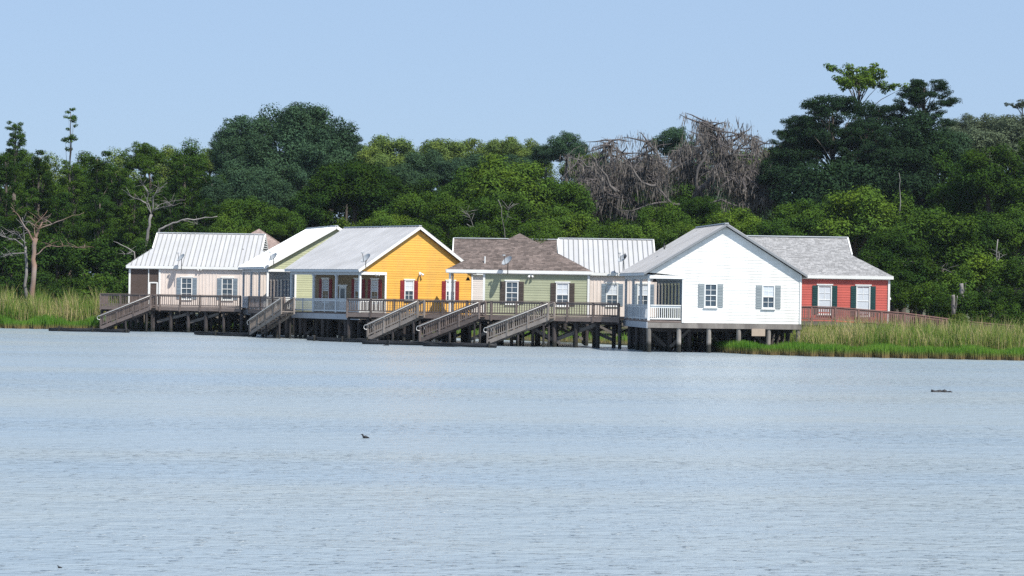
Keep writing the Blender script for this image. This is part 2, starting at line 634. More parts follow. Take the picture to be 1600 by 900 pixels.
def railing(parent, p0, p1, m, h=1.05, step=0.2, post_every=2.1, post=0.13, bal=0.055, drop=0.0, cap=None, posts=True, ends=(True, True)):
    """posts, two rails and balusters between floor points p0 and p1"""
    p0, p1 = V(p0), V(p1)
    t = p1 - p0
    Lh = V((t.x, t.y, 0)).length
    ang = math.atan2(t.y, t.x)
    b = MB()
    b.beam(p0 + V((0, 0, h)), p1 + V((0, 0, h)), 0.16, 0.06)
    r = b.obj('railing', cap or m, parent)
    bar('rail', r, m, p0 + V((0, 0, h - 0.11)), p1 + V((0, 0, h - 0.11)), 0.05, 0.13)
    bar('rail', r, m, p0 + V((0, 0, 0.13)), p1 + V((0, 0, 0.13)), 0.05, 0.10)
    k = max(1, round(Lh / post_every))
    if posts:
        for i in range(k + 1):
            if (i == 0 and not ends[0]) or (i == k and not ends[1]):
                continue
            q = p0 + t * (i / k)
            box('post', r, m, q + V((0, 0, (h - 0.03 - drop) / 2 - 0.0)), (post, post, h - 0.03 + drop), ang)
    nb = max(1, int(Lh / step))
    for i in range(nb):
        q = p0 + t * ((i + 0.5) / nb)
        if posts and min(abs((i + 0.5) / nb * k - round((i + 0.5) / nb * k)) * Lh / k, 9) < post * 0.6:
            continue
        box('baluster', r, m, q + V((0, 0, h / 2)), (bal, 0.04, h - 0.22), ang)
    return r


def gable_roof(parent, W, L, ze, zr, m, thick=0.14, rake='white_trim', rake_h=0.2):
    """two sheet-metal slopes meeting at a ridge that runs along y"""
    core = MB()
    half = W / 2
    sec = [V((0, 0, ze)), V((half, 0, zr)), V((W, 0, ze)), V((W, 0, ze - thick)), V((half, 0, zr - thick)), V((0, 0, ze - thick))]
    core.prism(sec[::-1], V((0, L, 0)))
    roof = core.obj('roof', 'roof_core', parent)
    metal_face(roof, [(0, L, ze), (0, 0, ze), (half, 0, zr), (half, L, zr)], m, dark_seam=False)
    metal_face(roof, [(W, 0, ze), (W, L, ze), (half, L, zr), (half, 0, zr)], m, dark_seam=False)
    bar('ridge_cap', roof, 'grey_trim', (half, -0.03, zr + 0.045), (half, L + 0.03, zr + 0.045), 0.28, 0.06)
    dz = -thick / 2 - 0.05
    for y in (-0.022, L + 0.022):
        for x in (0, W):
            bar('rake_board', roof, rake, (x, y, ze + dz + (0.2 - rake_h) / 2), (half, y, zr + dz + (0.2 - rake_h) / 2), 0.04, rake_h)
    for x in (-0.022, W + 0.022):
        bar('fascia', roof, 'grey_trim' if x < 0 else rake, (x, 0, ze + dz + 0.02), (x, L, ze + dz + 0.02), 0.04, 0.17)
    return roof


def pilings(parent, xs, ys, z1, m='piling_wood', dia=0.3, skip=(), z0=-0.6, braces=True):
    for i, x in enumerate(xs):
        for j, y in enumerate(ys):
            if (i, j) not in skip:
                pile('piling', parent, m, x, y, z0, z1, dia * random.uniform(0.9, 1.1))
    if braces:
        for j, y in enumerate(ys):
            for i in range(len(xs) - 1):
                if random.random() < 0.55:
                    a, b = (0.35, z1 - 0.25) if random.random() < 0.5 else (z1 - 0.25, 0.35)
                    bar('brace', parent, 'brace_wood', (xs[i], y - 0.19, a), (xs[i + 1], y - 0.19, b), 0.06, 0.2)


# ------------------------------------------------------------------ water, land, sky box of air
def water():
    nx, ny = 60, 60
    b = MB()
    b.poly([(-900, -200, 0), (900, -200, 0), (900, 330, 0), (-900, 330, 0)])
    m = bpy.data.materials.new('water')
    m.use_nodes = True
    N, L = m.node_tree.nodes, m.node_tree.links
    p = N['Principled BSDF']
    geo = N.new('ShaderNodeNewGeometry')

    def noise(sx, sy, detail, rough=0.5):
        mp = N.new('ShaderNodeMapping')
        mp.inputs['Scale'].default_value = (sx, sy, 1)
        L.new(geo.outputs['Position'], mp.inputs['Vector'])
        t = N.new('ShaderNodeTexNoise')
        t.inputs['Scale'].default_value = 1.0
        t.inputs['Detail'].default_value = detail
        t.inputs['Roughness'].default_value = rough
        L.new(mp.outputs[0], t.inputs['Vector'])
        return t.outputs['Fac']
    ripple = noise(2.2, 3.6, 5, 0.6)
    chop = noise(0.5, 1.1, 3)
    gust = noise(0.012, 0.075, 4, 0.55)
    silt = noise(0.02, 0.09, 5, 0.6)
    add = N.new('ShaderNodeMath')
    add.operation = 'MULTIPLY_ADD'
    add.inputs[1].default_value = 1.7
    L.new(chop, add.inputs[0])
    L.new(ripple, add.inputs[2])
    wl_n = noise(3.0, 7.5, 2)
    wr = N.new('ShaderNodeMapRange')
    wr.inputs[1].default_value = 0.60
    wr.inputs[2].default_value = 0.74
    wr.inputs[3].default_value = 0.0
    wr.inputs[4].default_value = 1.7
    L.new(wl_n, wr.inputs[0])
    add2 = N.new('ShaderNodeMath')
    L.new(add.outputs[0], add2.inputs[0])
    L.new(wr.outputs[0], add2.inputs[1])
    add = add2
    gr = N.new('ShaderNodeMapRange')
    gr.inputs[1].default_value = 0.38
    gr.inputs[2].default_value = 0.62
    gr.inputs[3].default_value = 0.5
    gr.inputs[4].default_value = 1.0
    L.new(gust, gr.inputs[0])
    bp = N.new('ShaderNodeBump')
    bp.inputs['Distance'].default_value = 0.16
    L.new(gr.outputs[0], bp.inputs['Strength'])
    L.new(add.outputs[0], bp.inputs['Height'])
    L.new(bp.outputs[0], p.inputs['Normal'])
    sr = N.new('ShaderNodeMapRange')
    sr.inputs[1].default_value = 0.35
    sr.inputs[2].default_value = 0.65
    L.new(silt, sr.inputs[0])
    mx = N.new('ShaderNodeMix')
    mx.data_type = 'RGBA'
    mx.inputs[6].default_value = (0.240, 0.298, 0.352, 1)
    mx.inputs[7].default_value = (0.283, 0.318, 0.330, 1)
    L.new(sr.outputs[0], mx.inputs[0])
    L.new(mx.outputs[2], p.inputs['Base Color'])
    p.inputs['Roughness'].default_value = 0.30
    p.inputs['IOR'].default_value = 1.33
    MATS['water'] = m
    o = b.obj('water', 'water')
    tag(o, 'pale rippled grey blue lake water', 'water', kind='structure')


water()

SHORE = [(-900, 196), (-60, 197), (-38, 197.5), (-33, 200), (-14, 194), (-2, 182), (7, 171), (12.5, 160), (14.6, 151.2),
         (16.2, 148.0), (20, 145.2), (27, 143.6), (36, 142.2), (60, 139), (900, 120)]


def land():
    b = MB()
    n = len(SHORE)
    prof = [(0.0, -0.5), (0.6, 0.12), (4.0, 0.4)]
    rows = []
    for k, (off, z) in enumerate(prof):
        rows.append([(x, y + off + (0 if k else -0.2), z) for x, y in SHORE])
    rows.append([(x, 900, 0.4) for x, y in SHORE])
    for r in rows:
        b.v += r
    for k in range(len(rows) - 1):
        for i in range(n - 1):
            a = k * n + i
            b.f.append((a, a + 1, a + n + 1, a + n))
            b.m.append(0)
    o = b.obj('ground', 'soil')
    tag(o, 'dark marshy ground behind the shoreline', 'ground', kind='structure')


land()
sb = MB()
sb.poly([(-900, -300, -1.2), (900, -300, -1.2), (900, 900, -1.2), (-900, 900, -1.2)])
tag(sb.obj('lake_bed', 'soil'), 'muddy bed of the lake under the water', 'ground', kind='structure')


# ------------------------------------------------------------------ gabled cottages
def gabled_cottage(name, label, apex, rot, half, L, ze, zr, paint, roof_m, gable_windows, trim='white_trim',
                   shutter=None, porch_shutter=None, porch=2.4, post_m='grey_trim', rail_m='grey_trim', zb=2.05,
                   piling_m='piling_wood', front_piling='piling_wood', inner_blind=0.5, gable_frame=True, rake=None, rake_h=0.20, glass_porch=False):
    a = R(rot)
    loc = V((apex[0] - half * math.cos(a), apex[1] - half * math.sin(a), 0))
    h = thing(name, label, 'house', loc, a)
    W, o, gy = 2 * half, 0.32, 0.28
    x0, x1, y0, y1 = o, W - o, gy, L - gy
    xp = x0 + porch
    p = (zr - ze) / half
    zt = ze + o * p - 0.20            # wall top at the eave
    zbm = ze - 0.42                   # underside of porch beam
    roof = gable_roof(h, W, L, ze, zr, roof_m, rake=rake or trim, rake_h=rake_h)

    def ext(z, lo=x0):
        if z < zbm + 0.28:
            return (xp, x1 - x0 + x0)
        e = max(0.0, (z - zt) / p)
        return (x0 + e, x1 - e)
    s = MB()
    siding(s, (0, y0, 0), (1, 0, 0), (0, -1, 0), ext, zb, zr - 0.16,
           [(w[0] - w[3] / 2, w[0] + w[3] / 2, w[1], w[2]) for w in gable_windows])
    s.obj('gable_wall', paint, h)
    s = MB()
    siding(s, (x1, y0, 0), (0, 1, 0), (1, 0, 0), lambda z: (0, y1 - y0), zb, zt)
    s.obj('side_wall', paint, h)
    s = MB()
    siding(s, (xp, y1, 0), (0, -1, 0), (-1, 0, 0), lambda z: (0, y1 - y0), zb, ze - 0.1)
    s.obj('porch_wall', 'shaded_yellow_wall' if paint == 'yellow_paint' else paint if not glass_porch else 'slate_shutter', h)
    s = MB()
    s.poly([(x1, y1, zb), (xp, y1, zb), (xp, y1, zbm + 0.2), (x0, y1, zbm + 0.2), (x0, y1, zt), (half, y1, zr - 0.18), (x1, y1, zt)])
    s.obj('rear_wall', paint, h)
    # frame of the porch
    box('porch_floor', h, 'deck_wood', ((x0 + xp) / 2, L / 2, 2.12), (porch, y1 - y0, 0.12))
    box('porch_ceiling', h, trim, ((x0 + xp) / 2, L / 2, ze - 0.16), (porch - 0.1, y1 - y0 - 0.1, 0.06))
    box('porch_beam', h, post_m, (x0 + 0.08, L / 2, ze - 0.26), (0.16, y1 - y0, 0.32))
    for y in (y0 - 0.02, y1 - 0.02):
        box('porch_beam', h, trim, ((x0 + xp) / 2 + 0.12, y, zbm + 0.14), (porch + 0.06, 0.12, 0.22))
    box('skirt_board', h, 'skirt_grey', (x0 - 0.03, L / 2, 1.86), (0.07, y1 - y0 + 0.1, 0.42))
    box('rim_joist', h, front_piling if front_piling != 'piling_wood' else 'brace_wood', ((x0 + x1) / 2, y0 + 0.02, zb - 0.19), (x1 - x0 + 0.1, 0.10, 0.36))
    box('floor_frame', h, 'piling_wood', (W / 2, L / 2, zb - 0.12), (x1 - x0 - 0.2, y1 - y0 - 0.3, 0.2))
    ny = 4
    ys = [y0 + 0.1 + (y1 - y0 - 0.2) * k / (ny - 1) for k in range(ny)]
    for k, y in enumerate(ys):
        box('porch_post', h, trim if k == 0 else post_m, (x0 + 0.09, y, (2.18 + zbm + 0.1) / 2), (0.16, 0.16, zbm + 0.1 - 2.18))
        if 0 < k < ny - 1:
            box('post_cap', h, post_m, (x0 + 0.09, y, zbm - 0.02), (0.26, 0.26, 0.12))
    box('corner_board', h, trim, (xp + 0.07, y0 - 0.045, (zb + zbm + 0.2) / 2), (0.16, 0.03, zbm + 0.2 - zb))
    box('corner_board', h, trim, (x1 - 0.06, y0 - 0.045, (zb + zt) / 2), (0.13, 0.03, zt - zb))
    railing(h, (x0 + 0.09, y0 + 0.2, 2.18), (x0 + 0.09, y1 - 0.2, 2.18), rail_m, step=0.15, post_every=1.6, post=0.09, bal=0.045)
    railing(h, (x0 + 0.2, y0 + 0.06, 2.18), (xp - 0.05, y0 + 0.06, 2.18), trim, step=0.14, posts=False, bal=0.045)
    # windows on the gable, windows and a door along the porch wall
    for (xc, za, zb_, w, bl) in gable_windows:
        window(h, (0, y0, 0), (1, 0, 0), (0, -1, 0), xc, za, zb_, w, shutter, blind=bl, head=gable_frame)
    Lp = y1 - y0
    if glass_porch:
        n_ = 7
        for k in range(n_):
            fr = MB()
            yc = y0 + 0.35 + (Lp - 0.7) * (k + 0.5) / n_
            wd = (Lp - 0.7) / n_ - 0.10
            for yy in (yc - wd / 2, yc + wd / 2):
                fr.box((xp - 0.06, yy, 3.55), (0.06, 0.07, 2.6))
            for zz in (2.29, 4.81):
                fr.box((xp - 0.06, yc, zz), (0.05, wd, 0.08))
            pd = fr.obj('patio_door', 'slate_shutter', h)
            box('pane', pd, 'glass', (xp - 0.05, yc, 3.55), (0.02, wd - 0.06, 2.48))
            box('curtain', pd, 'drape_blue', (xp - 0.066, yc + wd * 0.28, 3.5), (0.008, wd * 0.22, 2.3))
    for f, kind in () if glass_porch else ((0.13, 'w'), (0.36, 'w'), (0.58, 'd'), (0.83, 'w')):
        if kind == 'w':
            window(h, (xp, y1, 0), (0, -1, 0), (-1, 0, 0), Lp * (1 - f), 3.0, 4.75, 0.8, porch_shutter, blind=inner_blind)
        else:
            door(h, (xp, y1, 0), (0, -1, 0), (-1, 0, 0), Lp * (1 - f), 2.2)
    xs = [x0 + 0.15 + (x1 - x0 - 0.3) * k / 5 for k in range(6)]
    for i, x in enumerate(xs):
        pile('piling', h, front_piling, x, y0 + 0.16, -0.6, zb - 0.3, 0.32)
    pilings(h, [x0 + 0.5 + (x1 - x0 - 1.0) * k / 7 for k in range(8)], [y0 + 1.7, y0 + 3.2, y0 + 4.8, y0 + 6.4, y0 + 8.0, y1 - 0.2], zb - 0.22, piling_m)
    box('girder', h, 'piling_wood', (W / 2, y0 + 1.7, zb - 0.45), (x1 - x0 - 0.3, 0.15, 0.4))
    for y in ys[1:]:
        pile('piling', h, piling_m, x0 + 0.2, y - 1.2, -0.6, 1.95, 0.3)
    return h, roof


# white cottage
h_white, _ = gabled_cottage('gabled_cottage', 'white clapboard cottage on stilts with grey metal roof and pale grey shutters', (14.72, 150.0), 7.0, 5.72, 9.8,
               5.45, 8.90, 'white_paint', 'grey_metal_roof', [(4.72, 3.22, 4.70, 0.74, 0.0), (8.78, 3.18, 4.66, 0.74, 0.5)],
               shutter='grey_shutter', porch_shutter='slate_shutter', front_piling='pale_piling', gable_frame=False, glass_porch=True, rake='slate_trim', rake_h=0.12)
box('service_panel', h_white, 'tan_board', (8.1, 0.2, 1.45), (0.95, 0.05, 0.5))
# yellow cottage
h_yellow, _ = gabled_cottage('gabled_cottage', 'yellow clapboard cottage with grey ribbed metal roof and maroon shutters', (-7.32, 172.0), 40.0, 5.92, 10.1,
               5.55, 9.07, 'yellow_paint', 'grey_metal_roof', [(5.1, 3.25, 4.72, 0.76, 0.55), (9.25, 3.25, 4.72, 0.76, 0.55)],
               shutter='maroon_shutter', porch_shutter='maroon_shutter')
# pale green cottage
h_green, _ = gabled_cottage('gabled_cottage', 'pale green clapboard cottage with white metal roof behind the yellow cottage', (-15.05, 186.0), 19.4, 6.25, 10.2,
               5.80, 9.38, 'pale_green_paint', 'white_metal_roof', [(9.0, 3.2, 4.7, 0.76, 0.5)],
               shutter='slate_shutter', porch_shutter='slate_shutter', glass_porch=True)


# ------------------------------------------------------------------ hip-roofed cottages with a gablet at each end of the ridge
def hip_cottage(name, label, x_left, x_right, y_front, depth, ze, zr, hipL, hipR, riseL, riseR, paint, roof_kind, roof_m,
                windows=(), shutter=None, style='lap', porch_left=0.0, screen=False, rot=0.0, base=2.05, trim='white_trim', lo_piles=True,
                side_windows=(), apex=False):
    """x_left..x_right and y_front are the eave line; hipL/hipR: run from eave corner to gablet foot, riseL/riseR its height"""
    W, D = x_right - x_left, depth
    h = thing(name, label, 'house', (x_left, y_front, 0), R(rot))
    o = 0.20
    zt = ze - 0.12
    half = D / 2
    pf = (zr - ze) / half
    # roof faces
    if apex:
        c = V((W / 2, half, zr))
        faces = [[V((0, 0, ze)), V((W, 0, ze)), c], [V((W, 0, ze)), V((W, D, ze)), c],
                 [V((W, D, ze)), V((0, D, ze)), c], [V((0, D, ze)), V((0, 0, ze)), c]]
        gablets = []
    else:
        yl, yr = riseL / pf, riseR / pf
        RL, RR = V((hipL, half, zr)), V((W - hipR, half, zr))
        FL, BL = V((hipL, yl, ze + riseL)), V((hipL, D - yl, ze + riseL))
        FR, BR = V((W - hipR, yr, ze + riseR)), V((W - hipR, D - yr, ze + riseR))
        faces = [[V((0, 0, ze)), V((W, 0, ze)), FR, RR, RL, FL],
                 [V((W, D, ze)), V((0, D, ze)), BL, RL, RR, BR],
                 [V((0, D, ze)), V((0, 0, ze)), FL, BL],
                 [V((W, 0, ze)), V((W, D, ze)), BR, FR]]
        gablets = [(FL, BL, RL, -1), (FR, BR, RR, 1)]
    core = MB()
    core.prism([V((0, D, ze - 0.16)), V((W, D, ze - 0.16)), V((W, 0, ze - 0.16)), V((0, 0, ze - 0.16))], V((0, 0, 0.155)))
    for f in faces:
        core.poly(f)
    roof = core.obj('roof', 'roof_core', h)
    if roof_kind == 'metal':
        for f in faces:
            metal_face(roof, f, roof_m)
    else:
        sh = MB()
        for f in faces:
            shingle_face(sh, f)
        tag(sh.obj('shingles', roof_m, roof), kind='stuff')
    for F, B, T, s in gablets:
        g = MB()
        g.prism([F + V((-0.08 * s, 0, 0)), B + V((-0.08 * s, 0, 0)), T + V((-0.08 * s, 0, -0.05))], V((0.05 * s, 0, 0)))
        gb = g.obj('gablet', 'interior_dark', roof)
        k = int((T.z - F.z) / 0.2)
        bar('rake_board', roof, trim, F + V((0.03 * s, 0, 0)), T + V((0.03 * s, 0, 0)), 0.1, 0.16)
        bar('rake_board', roof, trim, B + V((0.03 * s, 0, 0)), T + V((0.03 * s, 0, 0)), 0.1, 0.16)
        for q in range(1, k):
            f_ = q / k
            bar('louver', roof, trim, F.lerp(T, f_) + V((0, 0.12, 0)), B.lerp(T, f_) + V((0, -0.12, 0)), 0.09, 0.07)
    if not apex:
        bar('ridge_cap', roof, 'grey_trim', RL + V((-0.05, 0, 0.07)), RR + V((0.05, 0, 0.07)), 0.26, 0.07)
    for (p, q) in (((0, -0.025, 0), (W, -0.025, 0)), ((W, D + 0.025, 0), (0, D + 0.025, 0)), ((-0.025, 0, 0), (-0.025, D, 0)), ((W + 0.025, 0, 0), (W + 0.025, D, 0))):
        bar('fascia', roof, trim, V(p) + V((0, 0, ze - 0.11)), V(q) + V((0, 0, ze - 0.11)), 0.045, 0.24)
    # walls
    x0, x1, y0, y1 = o, W - o, o, D - o
    xw = x0 + porch_left
    ops = [(w[0] - w[3] / 2, w[0] + w[3] / 2, w[1], w[2]) for w in windows]
    runs = [('front_wall', (0, y0, 0), (1, 0, 0), (0, -1, 0), (xw, x1), ops),
            ('side_wall', (x1, 0, 0), (0, 1, 0), (1, 0, 0), (y0, y1), []),
            ('rear_wall', (W, y1, 0), (-1, 0, 0), (0, 1, 0), (W - x1, W - xw), []),
            ('side_wall', (xw, D, 0), (0, -1, 0), (-1, 0, 0), (D - y1, D - y0), [])]
    for nm, O, u, n, (a, b), op in runs:
        s = MB()
        if style == 'lap':
            siding(s, O, u, n, lambda z: (a, b), base, zt, op)
            s.obj(nm, paint, h)
        else:
            # board and batten: flat sheets round the openings, battens proud of them
            u_, n_ = V(u), V(n)
            ang = math.atan2(u_.y, u_.x)
            xs = sorted({a, b, *[q for w in op for q in w[:2]]})
            for xa, xb in zip(xs[:-1], xs[1:]):
                zs = [(base, zt)]
                for w in op:
                    if w[0] <= xa + 1e-6 and w[1] >= xb - 1e-6:
                        zs = [(base, w[2]), (w[3], zt)]
                for za, zb in zs:
                    s.box(V(O) + u_ * ((xa + xb) / 2) + V((0, 0, (za + zb) / 2)), (xb - xa, 0.04, zb - za), ang)
            wall = s.obj(nm, paint, h)
            k = int((b - a) / 0.3)
            for i in range(k + 1):
                xx = a + (b - a) * i / k
                if any(w[0] - 0.5 < xx < w[1] + 0.5 for w in op):
                    continue
                box('batten', wall, paint, V(O) + u_ * xx + n_ * 0.033 + V((0, 0, (base + zt) / 2)), (0.055, 0.026, zt - base), ang)
    box('frieze_board', h, trim, ((x0 + x1) / 2, y0 - 0.05, zt - 0.07), (x1 - x0, 0.04, 0.2))
    box('corner_board', h, trim, (x1 - 0.06, y0 - 0.052, (base + zt - 0.17) / 2), (0.16, 0.04, zt - 0.17 - base))
    box('corner_board', h, trim, (xw + 0.06, y0 - 0.052, (base + zt - 0.17) / 2), (0.16, 0.04, zt - 0.17 - base))
    for (xc, za, zb_, w, bl) in windows:
        window(h, (0, y0, 0), (1, 0, 0), (0, -1, 0), xc, za, zb_, w, shutter, blind=bl)
    box('floor_frame', h, 'piling_wood', (W / 2, D / 2, base - 0.15), (x1 - x0, y1 - y0, 0.28))
    if porch_left:
        box('porch_post', h, trim, (x0 + 0.08, y0 + 0.08, (base + zt - 0.15) / 2), (0.17, 0.17, zt - 0.15 - base))
        box('porch_post', h, trim, (x0 + 0.08, y1 - 0.08, (base + zt - 0.15) / 2), (0.17, 0.17, zt - 0.15 - base))
        box('porch_ceiling', h, trim, ((x0 + xw) / 2, D / 2, zt - 0.06), (porch_left - 0.06, y1 - y0 - 0.1, 0.05))
        box('porch_beam', h, trim, (x0 + 0.08, D / 2, zt - 0.2), (0.14, y1 - y0 - 0.4, 0.22))
    if screen:
        for (a, b, z0_, z1_) in ((x0 + 0.16, xw - 0.9, base, zt - 0.2), (xw - 0.9, xw - 0.02, 4.45, zt - 0.2)):
            box('screen', h, 'screen_dark', ((a + b) / 2, y0 + 0.05, (z0_ + z1_) / 2), (b - a, 0.02, z1_ - z0_))
        box('screen', h, 'screen_dark', (x0 + 0.05, D / 2, (base + zt) / 2), (0.02, y1 - y0 - 0.3, zt - base - 0.3))
        box('porch_post', h, trim, (xw - 0.95, y0 + 0.03, (base + zt - 0.15) / 2), (0.09, 0.1, zt - 0.15 - base))
        d = MB()
        for xx in (xw - 0.85, xw - 0.16):
            d.box((xx, y0 + 0.02, (base + 4.4) / 2), (0.12, 0.06, 4.4 - base))
        d.box((xw - 0.505, y0 + 0.02, 4.35), (0.57, 0.06, 0.12))
        d.box((xw - 0.505, y0 + 0.02, 3.1), (0.57, 0.06, 0.12))
        dd = d.obj('screen_door', trim, h)
        box('screen', dd, 'screen_dark', (xw - 0.505, y0 + 0.05, (base + 4.3) / 2), (0.57, 0.015, 4.3 - base))
    if lo_piles:
        n = max(3, round((x1 - x0) / 2.4))
        pilings(h, [x0 + 0.15 + (x1 - x0 - 0.3) * k / n for k in range(n + 1)], [y0 + 0.15, y0 + 1.8, y0 + 3.4, y0 + 5.0, y0 + 6.6], base - 0.29)
    return h, roof


def loc_x(h, px, y):
    """local x on the front of an unrotated house for a photograph column"""
    return gx(px, h[1] + y) - h[0]


d = 197.5
pk = (gx(197, d), d)
h_pink, _ = hip_cottage('screened_porch_cottage', 'pale pink cottage with white ribbed metal roof and screened porch', pk[0], gx(197, d) + 13.9, d, 10.2, 5.86, 8.95, 1.95, 1.95, 1.62, 1.62,
            'pink_paint', 'metal', 'metal_roof', [(loc_x(pk, 292, .3), 2.95, 4.78, 0.86, 0.0), (loc_x(pk, 355.5, .3), 2.95, 4.78, 0.86, 0.0)],
            'slate_shutter', style='batten', porch_left=2.75, screen=True)
d = 164.6
bk = (gx(697, d), d)
h_brown, _ = hip_cottage('hip_roofed_cottage', 'sage green clapboard cottage with brown shingled pyramid roof and open corner porch', bk[0], gx(925, d), d, 7.8, 5.62, 8.52, 0, 0, 0, 0,
            'sage_green_paint', 'shingle', 'brown_shingle', [(loc_x(bk, 800, .3), 3.15, 4.72, 0.80, 0.0), (loc_x(bk, 879, .3), 3.05, 4.66, 0.82, 0.55)],
            'brown_shutter', porch_left=2.6, apex=True)
d = 184.0
rk = (gx(834, d), d)
h_rear_pink, _ = hip_cottage('hip_roofed_cottage', 'pale pink battened cottage with striped white metal roof beside the white cottage', rk[0], gx(1062, d), d, 9.4, 5.72, 8.65, 2.15, 2.0, 1.55, 1.2,
            'pink_paint', 'metal', 'metal_roof', [(loc_x(rk, 956.5, .3), 3.0, 4.75, 0.84, 0.5), (loc_x(rk, 1005, .3), 3.0, 4.75, 0.84, 0.5)],
            'slate_shutter', style='batten')
d = 201.0
h_rear_brown, _ = hip_cottage('hip_roofed_cottage', 'blush clapboard cottage with brown shingled ridge roof between yellow and green cottages', gx(672, d), gx(905, d), d, 9.6, 5.75, 8.95, 2.0, 2.0, 1.6, 1.6,
            'blush_paint', 'shingle', 'brown_shingle')
d = 165.6
rd = (gx(1080, d), d)
h_red, _ = hip_cottage('hip_roofed_cottage', 'red clapboard cottage with grey shingled roof and dark green shutters', rd[0], gx(1395, d), d, 10.0, 5.60, 8.60, 2.6, 2.75, 1.6, 1.62,
            'red_paint', 'shingle', 'grey_shingle', [(loc_x(rd, 1288.5, .3), 2.72, 4.78, 0.90, 0.95), (loc_x(rd, 1348.5, .3), 2.62, 4.78, 0.90, 0.95)],
            'green_shutter')
d = 214.0
h_tan, _ = hip_cottage('hip_roofed_cottage', 'cottage with pinkish tan shingled hip roof peeking over the pink cottage', gx(311, d), gx(478, d), d, 9.6, 6.4, 9.95, 0, 0, 0, 0,
            'blush_paint', 'shingle', 'tan_shingle', apex=True)
d = 189.0
h_back, _ = hip_cottage('hip_roofed_cottage', 'far cottage with pale grey shingled roof peak just above the white gable', gx(1060, d), gx(1245, d), d, 9.4, 6.0, 9.72, 0, 0, 0, 0,
            'blush_paint', 'shingle', 'grey_shingle', apex=True)


# ------------------------------------------------------------------ boardwalks
ZD = 2.25


def boardwalk(name, label, poly, front, rails, piles, wood='deck_wood', zlist=None, group=None):
    """poly: plan outline; front: polyline along the open edge; rails: list of (p, q)"""
    root = V((poly[0][0], poly[0][1], 0))
    b = thing(name, label, 'boardwalk', root, 0, group)
    q = lambda p, z: V((p[0], p[1], z)) - root
    flat = [(p[0], p[1]) for p in poly]
    mb = MB()
    t = (V(front[1]) - V(front[0])).normalized()
    lo = min(p[0] * t.x + p[1] * t.y for p in flat)
    hi = max(p[0] * t.x + p[1] * t.y for p in flat)
    x = lo
    while x < hi:
        s = clip_half(clip_half(flat, t.x, t.y, x), -t.x, -t.y, -(x + 0.14))
        if len(s) >= 3 and area2(s) > 0.01:
            if sum(s[i][0] * s[(i + 1) % len(s)][1] - s[(i + 1) % len(s)][0] * s[i][1] for i in range(len(s))) < 0:
                s = s[::-1]
            mb.prism([q(p, ZD - 0.05) for p in s], V((0, 0, 0.05)))
        x += 0.155
    tag(mb.obj('deck_planks', wood, b), kind='stuff')
    for p0, p1 in zip(front[:-1], front[1:]):
        bar('fascia', b, wood, q(p0, ZD - 0.2), q(p1, ZD - 0.2), 0.06, 0.28)
        n = V((-(p1[1] - p0[1]), p1[0] - p0[0])).normalized()
        bar('girder', b, 'piling_wood', q(V(p0) + n * 0.5, ZD - 0.36), q(V(p1) + n * 0.5, ZD - 0.36), 0.2, 0.3)
    for p0, p1 in rails:
        railing(b, q(p0, ZD), q(p1, ZD), wood, drop=0.42)
    for (x, y, dia) in piles:
        pile('piling', b, 'piling_wood', x - root.x, y - root.y, -0.6, ZD - 0.2, dia)
    return b, root


def along(p, q, n, off=0.25, jitter=0.0):
    p, q = V(p), V(q)
    t = (q - p).normalized()
    nn = V((-t.y, t.x))
    return [(*(p.lerp(q, k / n) + nn * off), random.uniform(0.24, 0.34)) for k in range(n + 1)]


A0, A1 = (-36.6, 194.0), (-23.6, 189.6)
b1, r1 = boardwalk('boardwalk', 'long boardwalk with baluster railing in front of the pale pink cottage',
                   [A0, A1, (-23.0, 197.2), (-36.6, 197.6)], [A0, A1], [(A0, A1), ((-36.6, 197.4), A0)],
                   along(A0, A1, 8) + along((-36.3, 196.6), (-23.4, 195.6), 9) + along((-36.3, 195.2), (-23.4, 192.0), 8))
B0, B1 = (-21.9, 181.6), (-18.3, 175.4)
b2, r2 = boardwalk('boardwalk', 'short boardwalk section between the pale green and yellow cottages',
                   [B0, B1, (-15.4, 180.2), (-18.6, 184.6)], [B0, B1], [(B0, B1)],
                   along(B0, B1, 3) + along((-19.2, 184.0), (-16.4, 180.2), 2))
C0, C1 = (-12.6, 167.0), (7.75, 157.6)
b3, r3 = boardwalk('boardwalk', 'long boardwalk with baluster railing in front of the sage green cottage',
                   [C0, C1, (8.4, 159.8), (5.6, 164.6), (-4.0, 164.9), (-5.2, 170.4), (-11.3, 168.4)], [C0, C1], [(C0, C1)],
                   along(C0, C1, 13) + along((-5.0, 168.6), (7.4, 160.4), 9) + along((-8.0, 167.0), (7.4, 159.3), 11) + along((-10.5, 168.0), (-6.0, 170.6), 2, -0.4))
for (p, q, za, zb, dz) in ((-3.0, 0.2, 0.4, 1.9, .4), (0.4, 3.6, 1.9, 0.3, .4), (3.2, 6.4, 0.5, 1.8, .5), (-0.5, 2.6, 1.3, 1.75, 2.5), (-11.0, -8.0, 1.7, 0.5, .6), (4.6, 7.4, 1.8, 0.6, 2.4)):
    f = lambda x: 167.0 + (x + 12.6) / 20.35 * -9.4 + dz
    bar('brace', b3, 'brace_wood', V((p, f(p), za)) - r3, V((q, f(q), zb)) - r3, 0.07, 0.24)
for (p, q, za, zb) in ((-31.3, -28.0, 0.9, 1.75), (-28.6, -25.6, 0.8, 1.7), (-35.5, -33.0, 1.8, 0.9)):
    f = lambda x: 194.0 + (x + 36.6) / 13.0 * -4.4 + 0.35
    bar('brace', b1, 'brace_wood', V((p, f(p), za)) - r1, V((q, f(q), zb)) - r1, 0.07, 0.24)


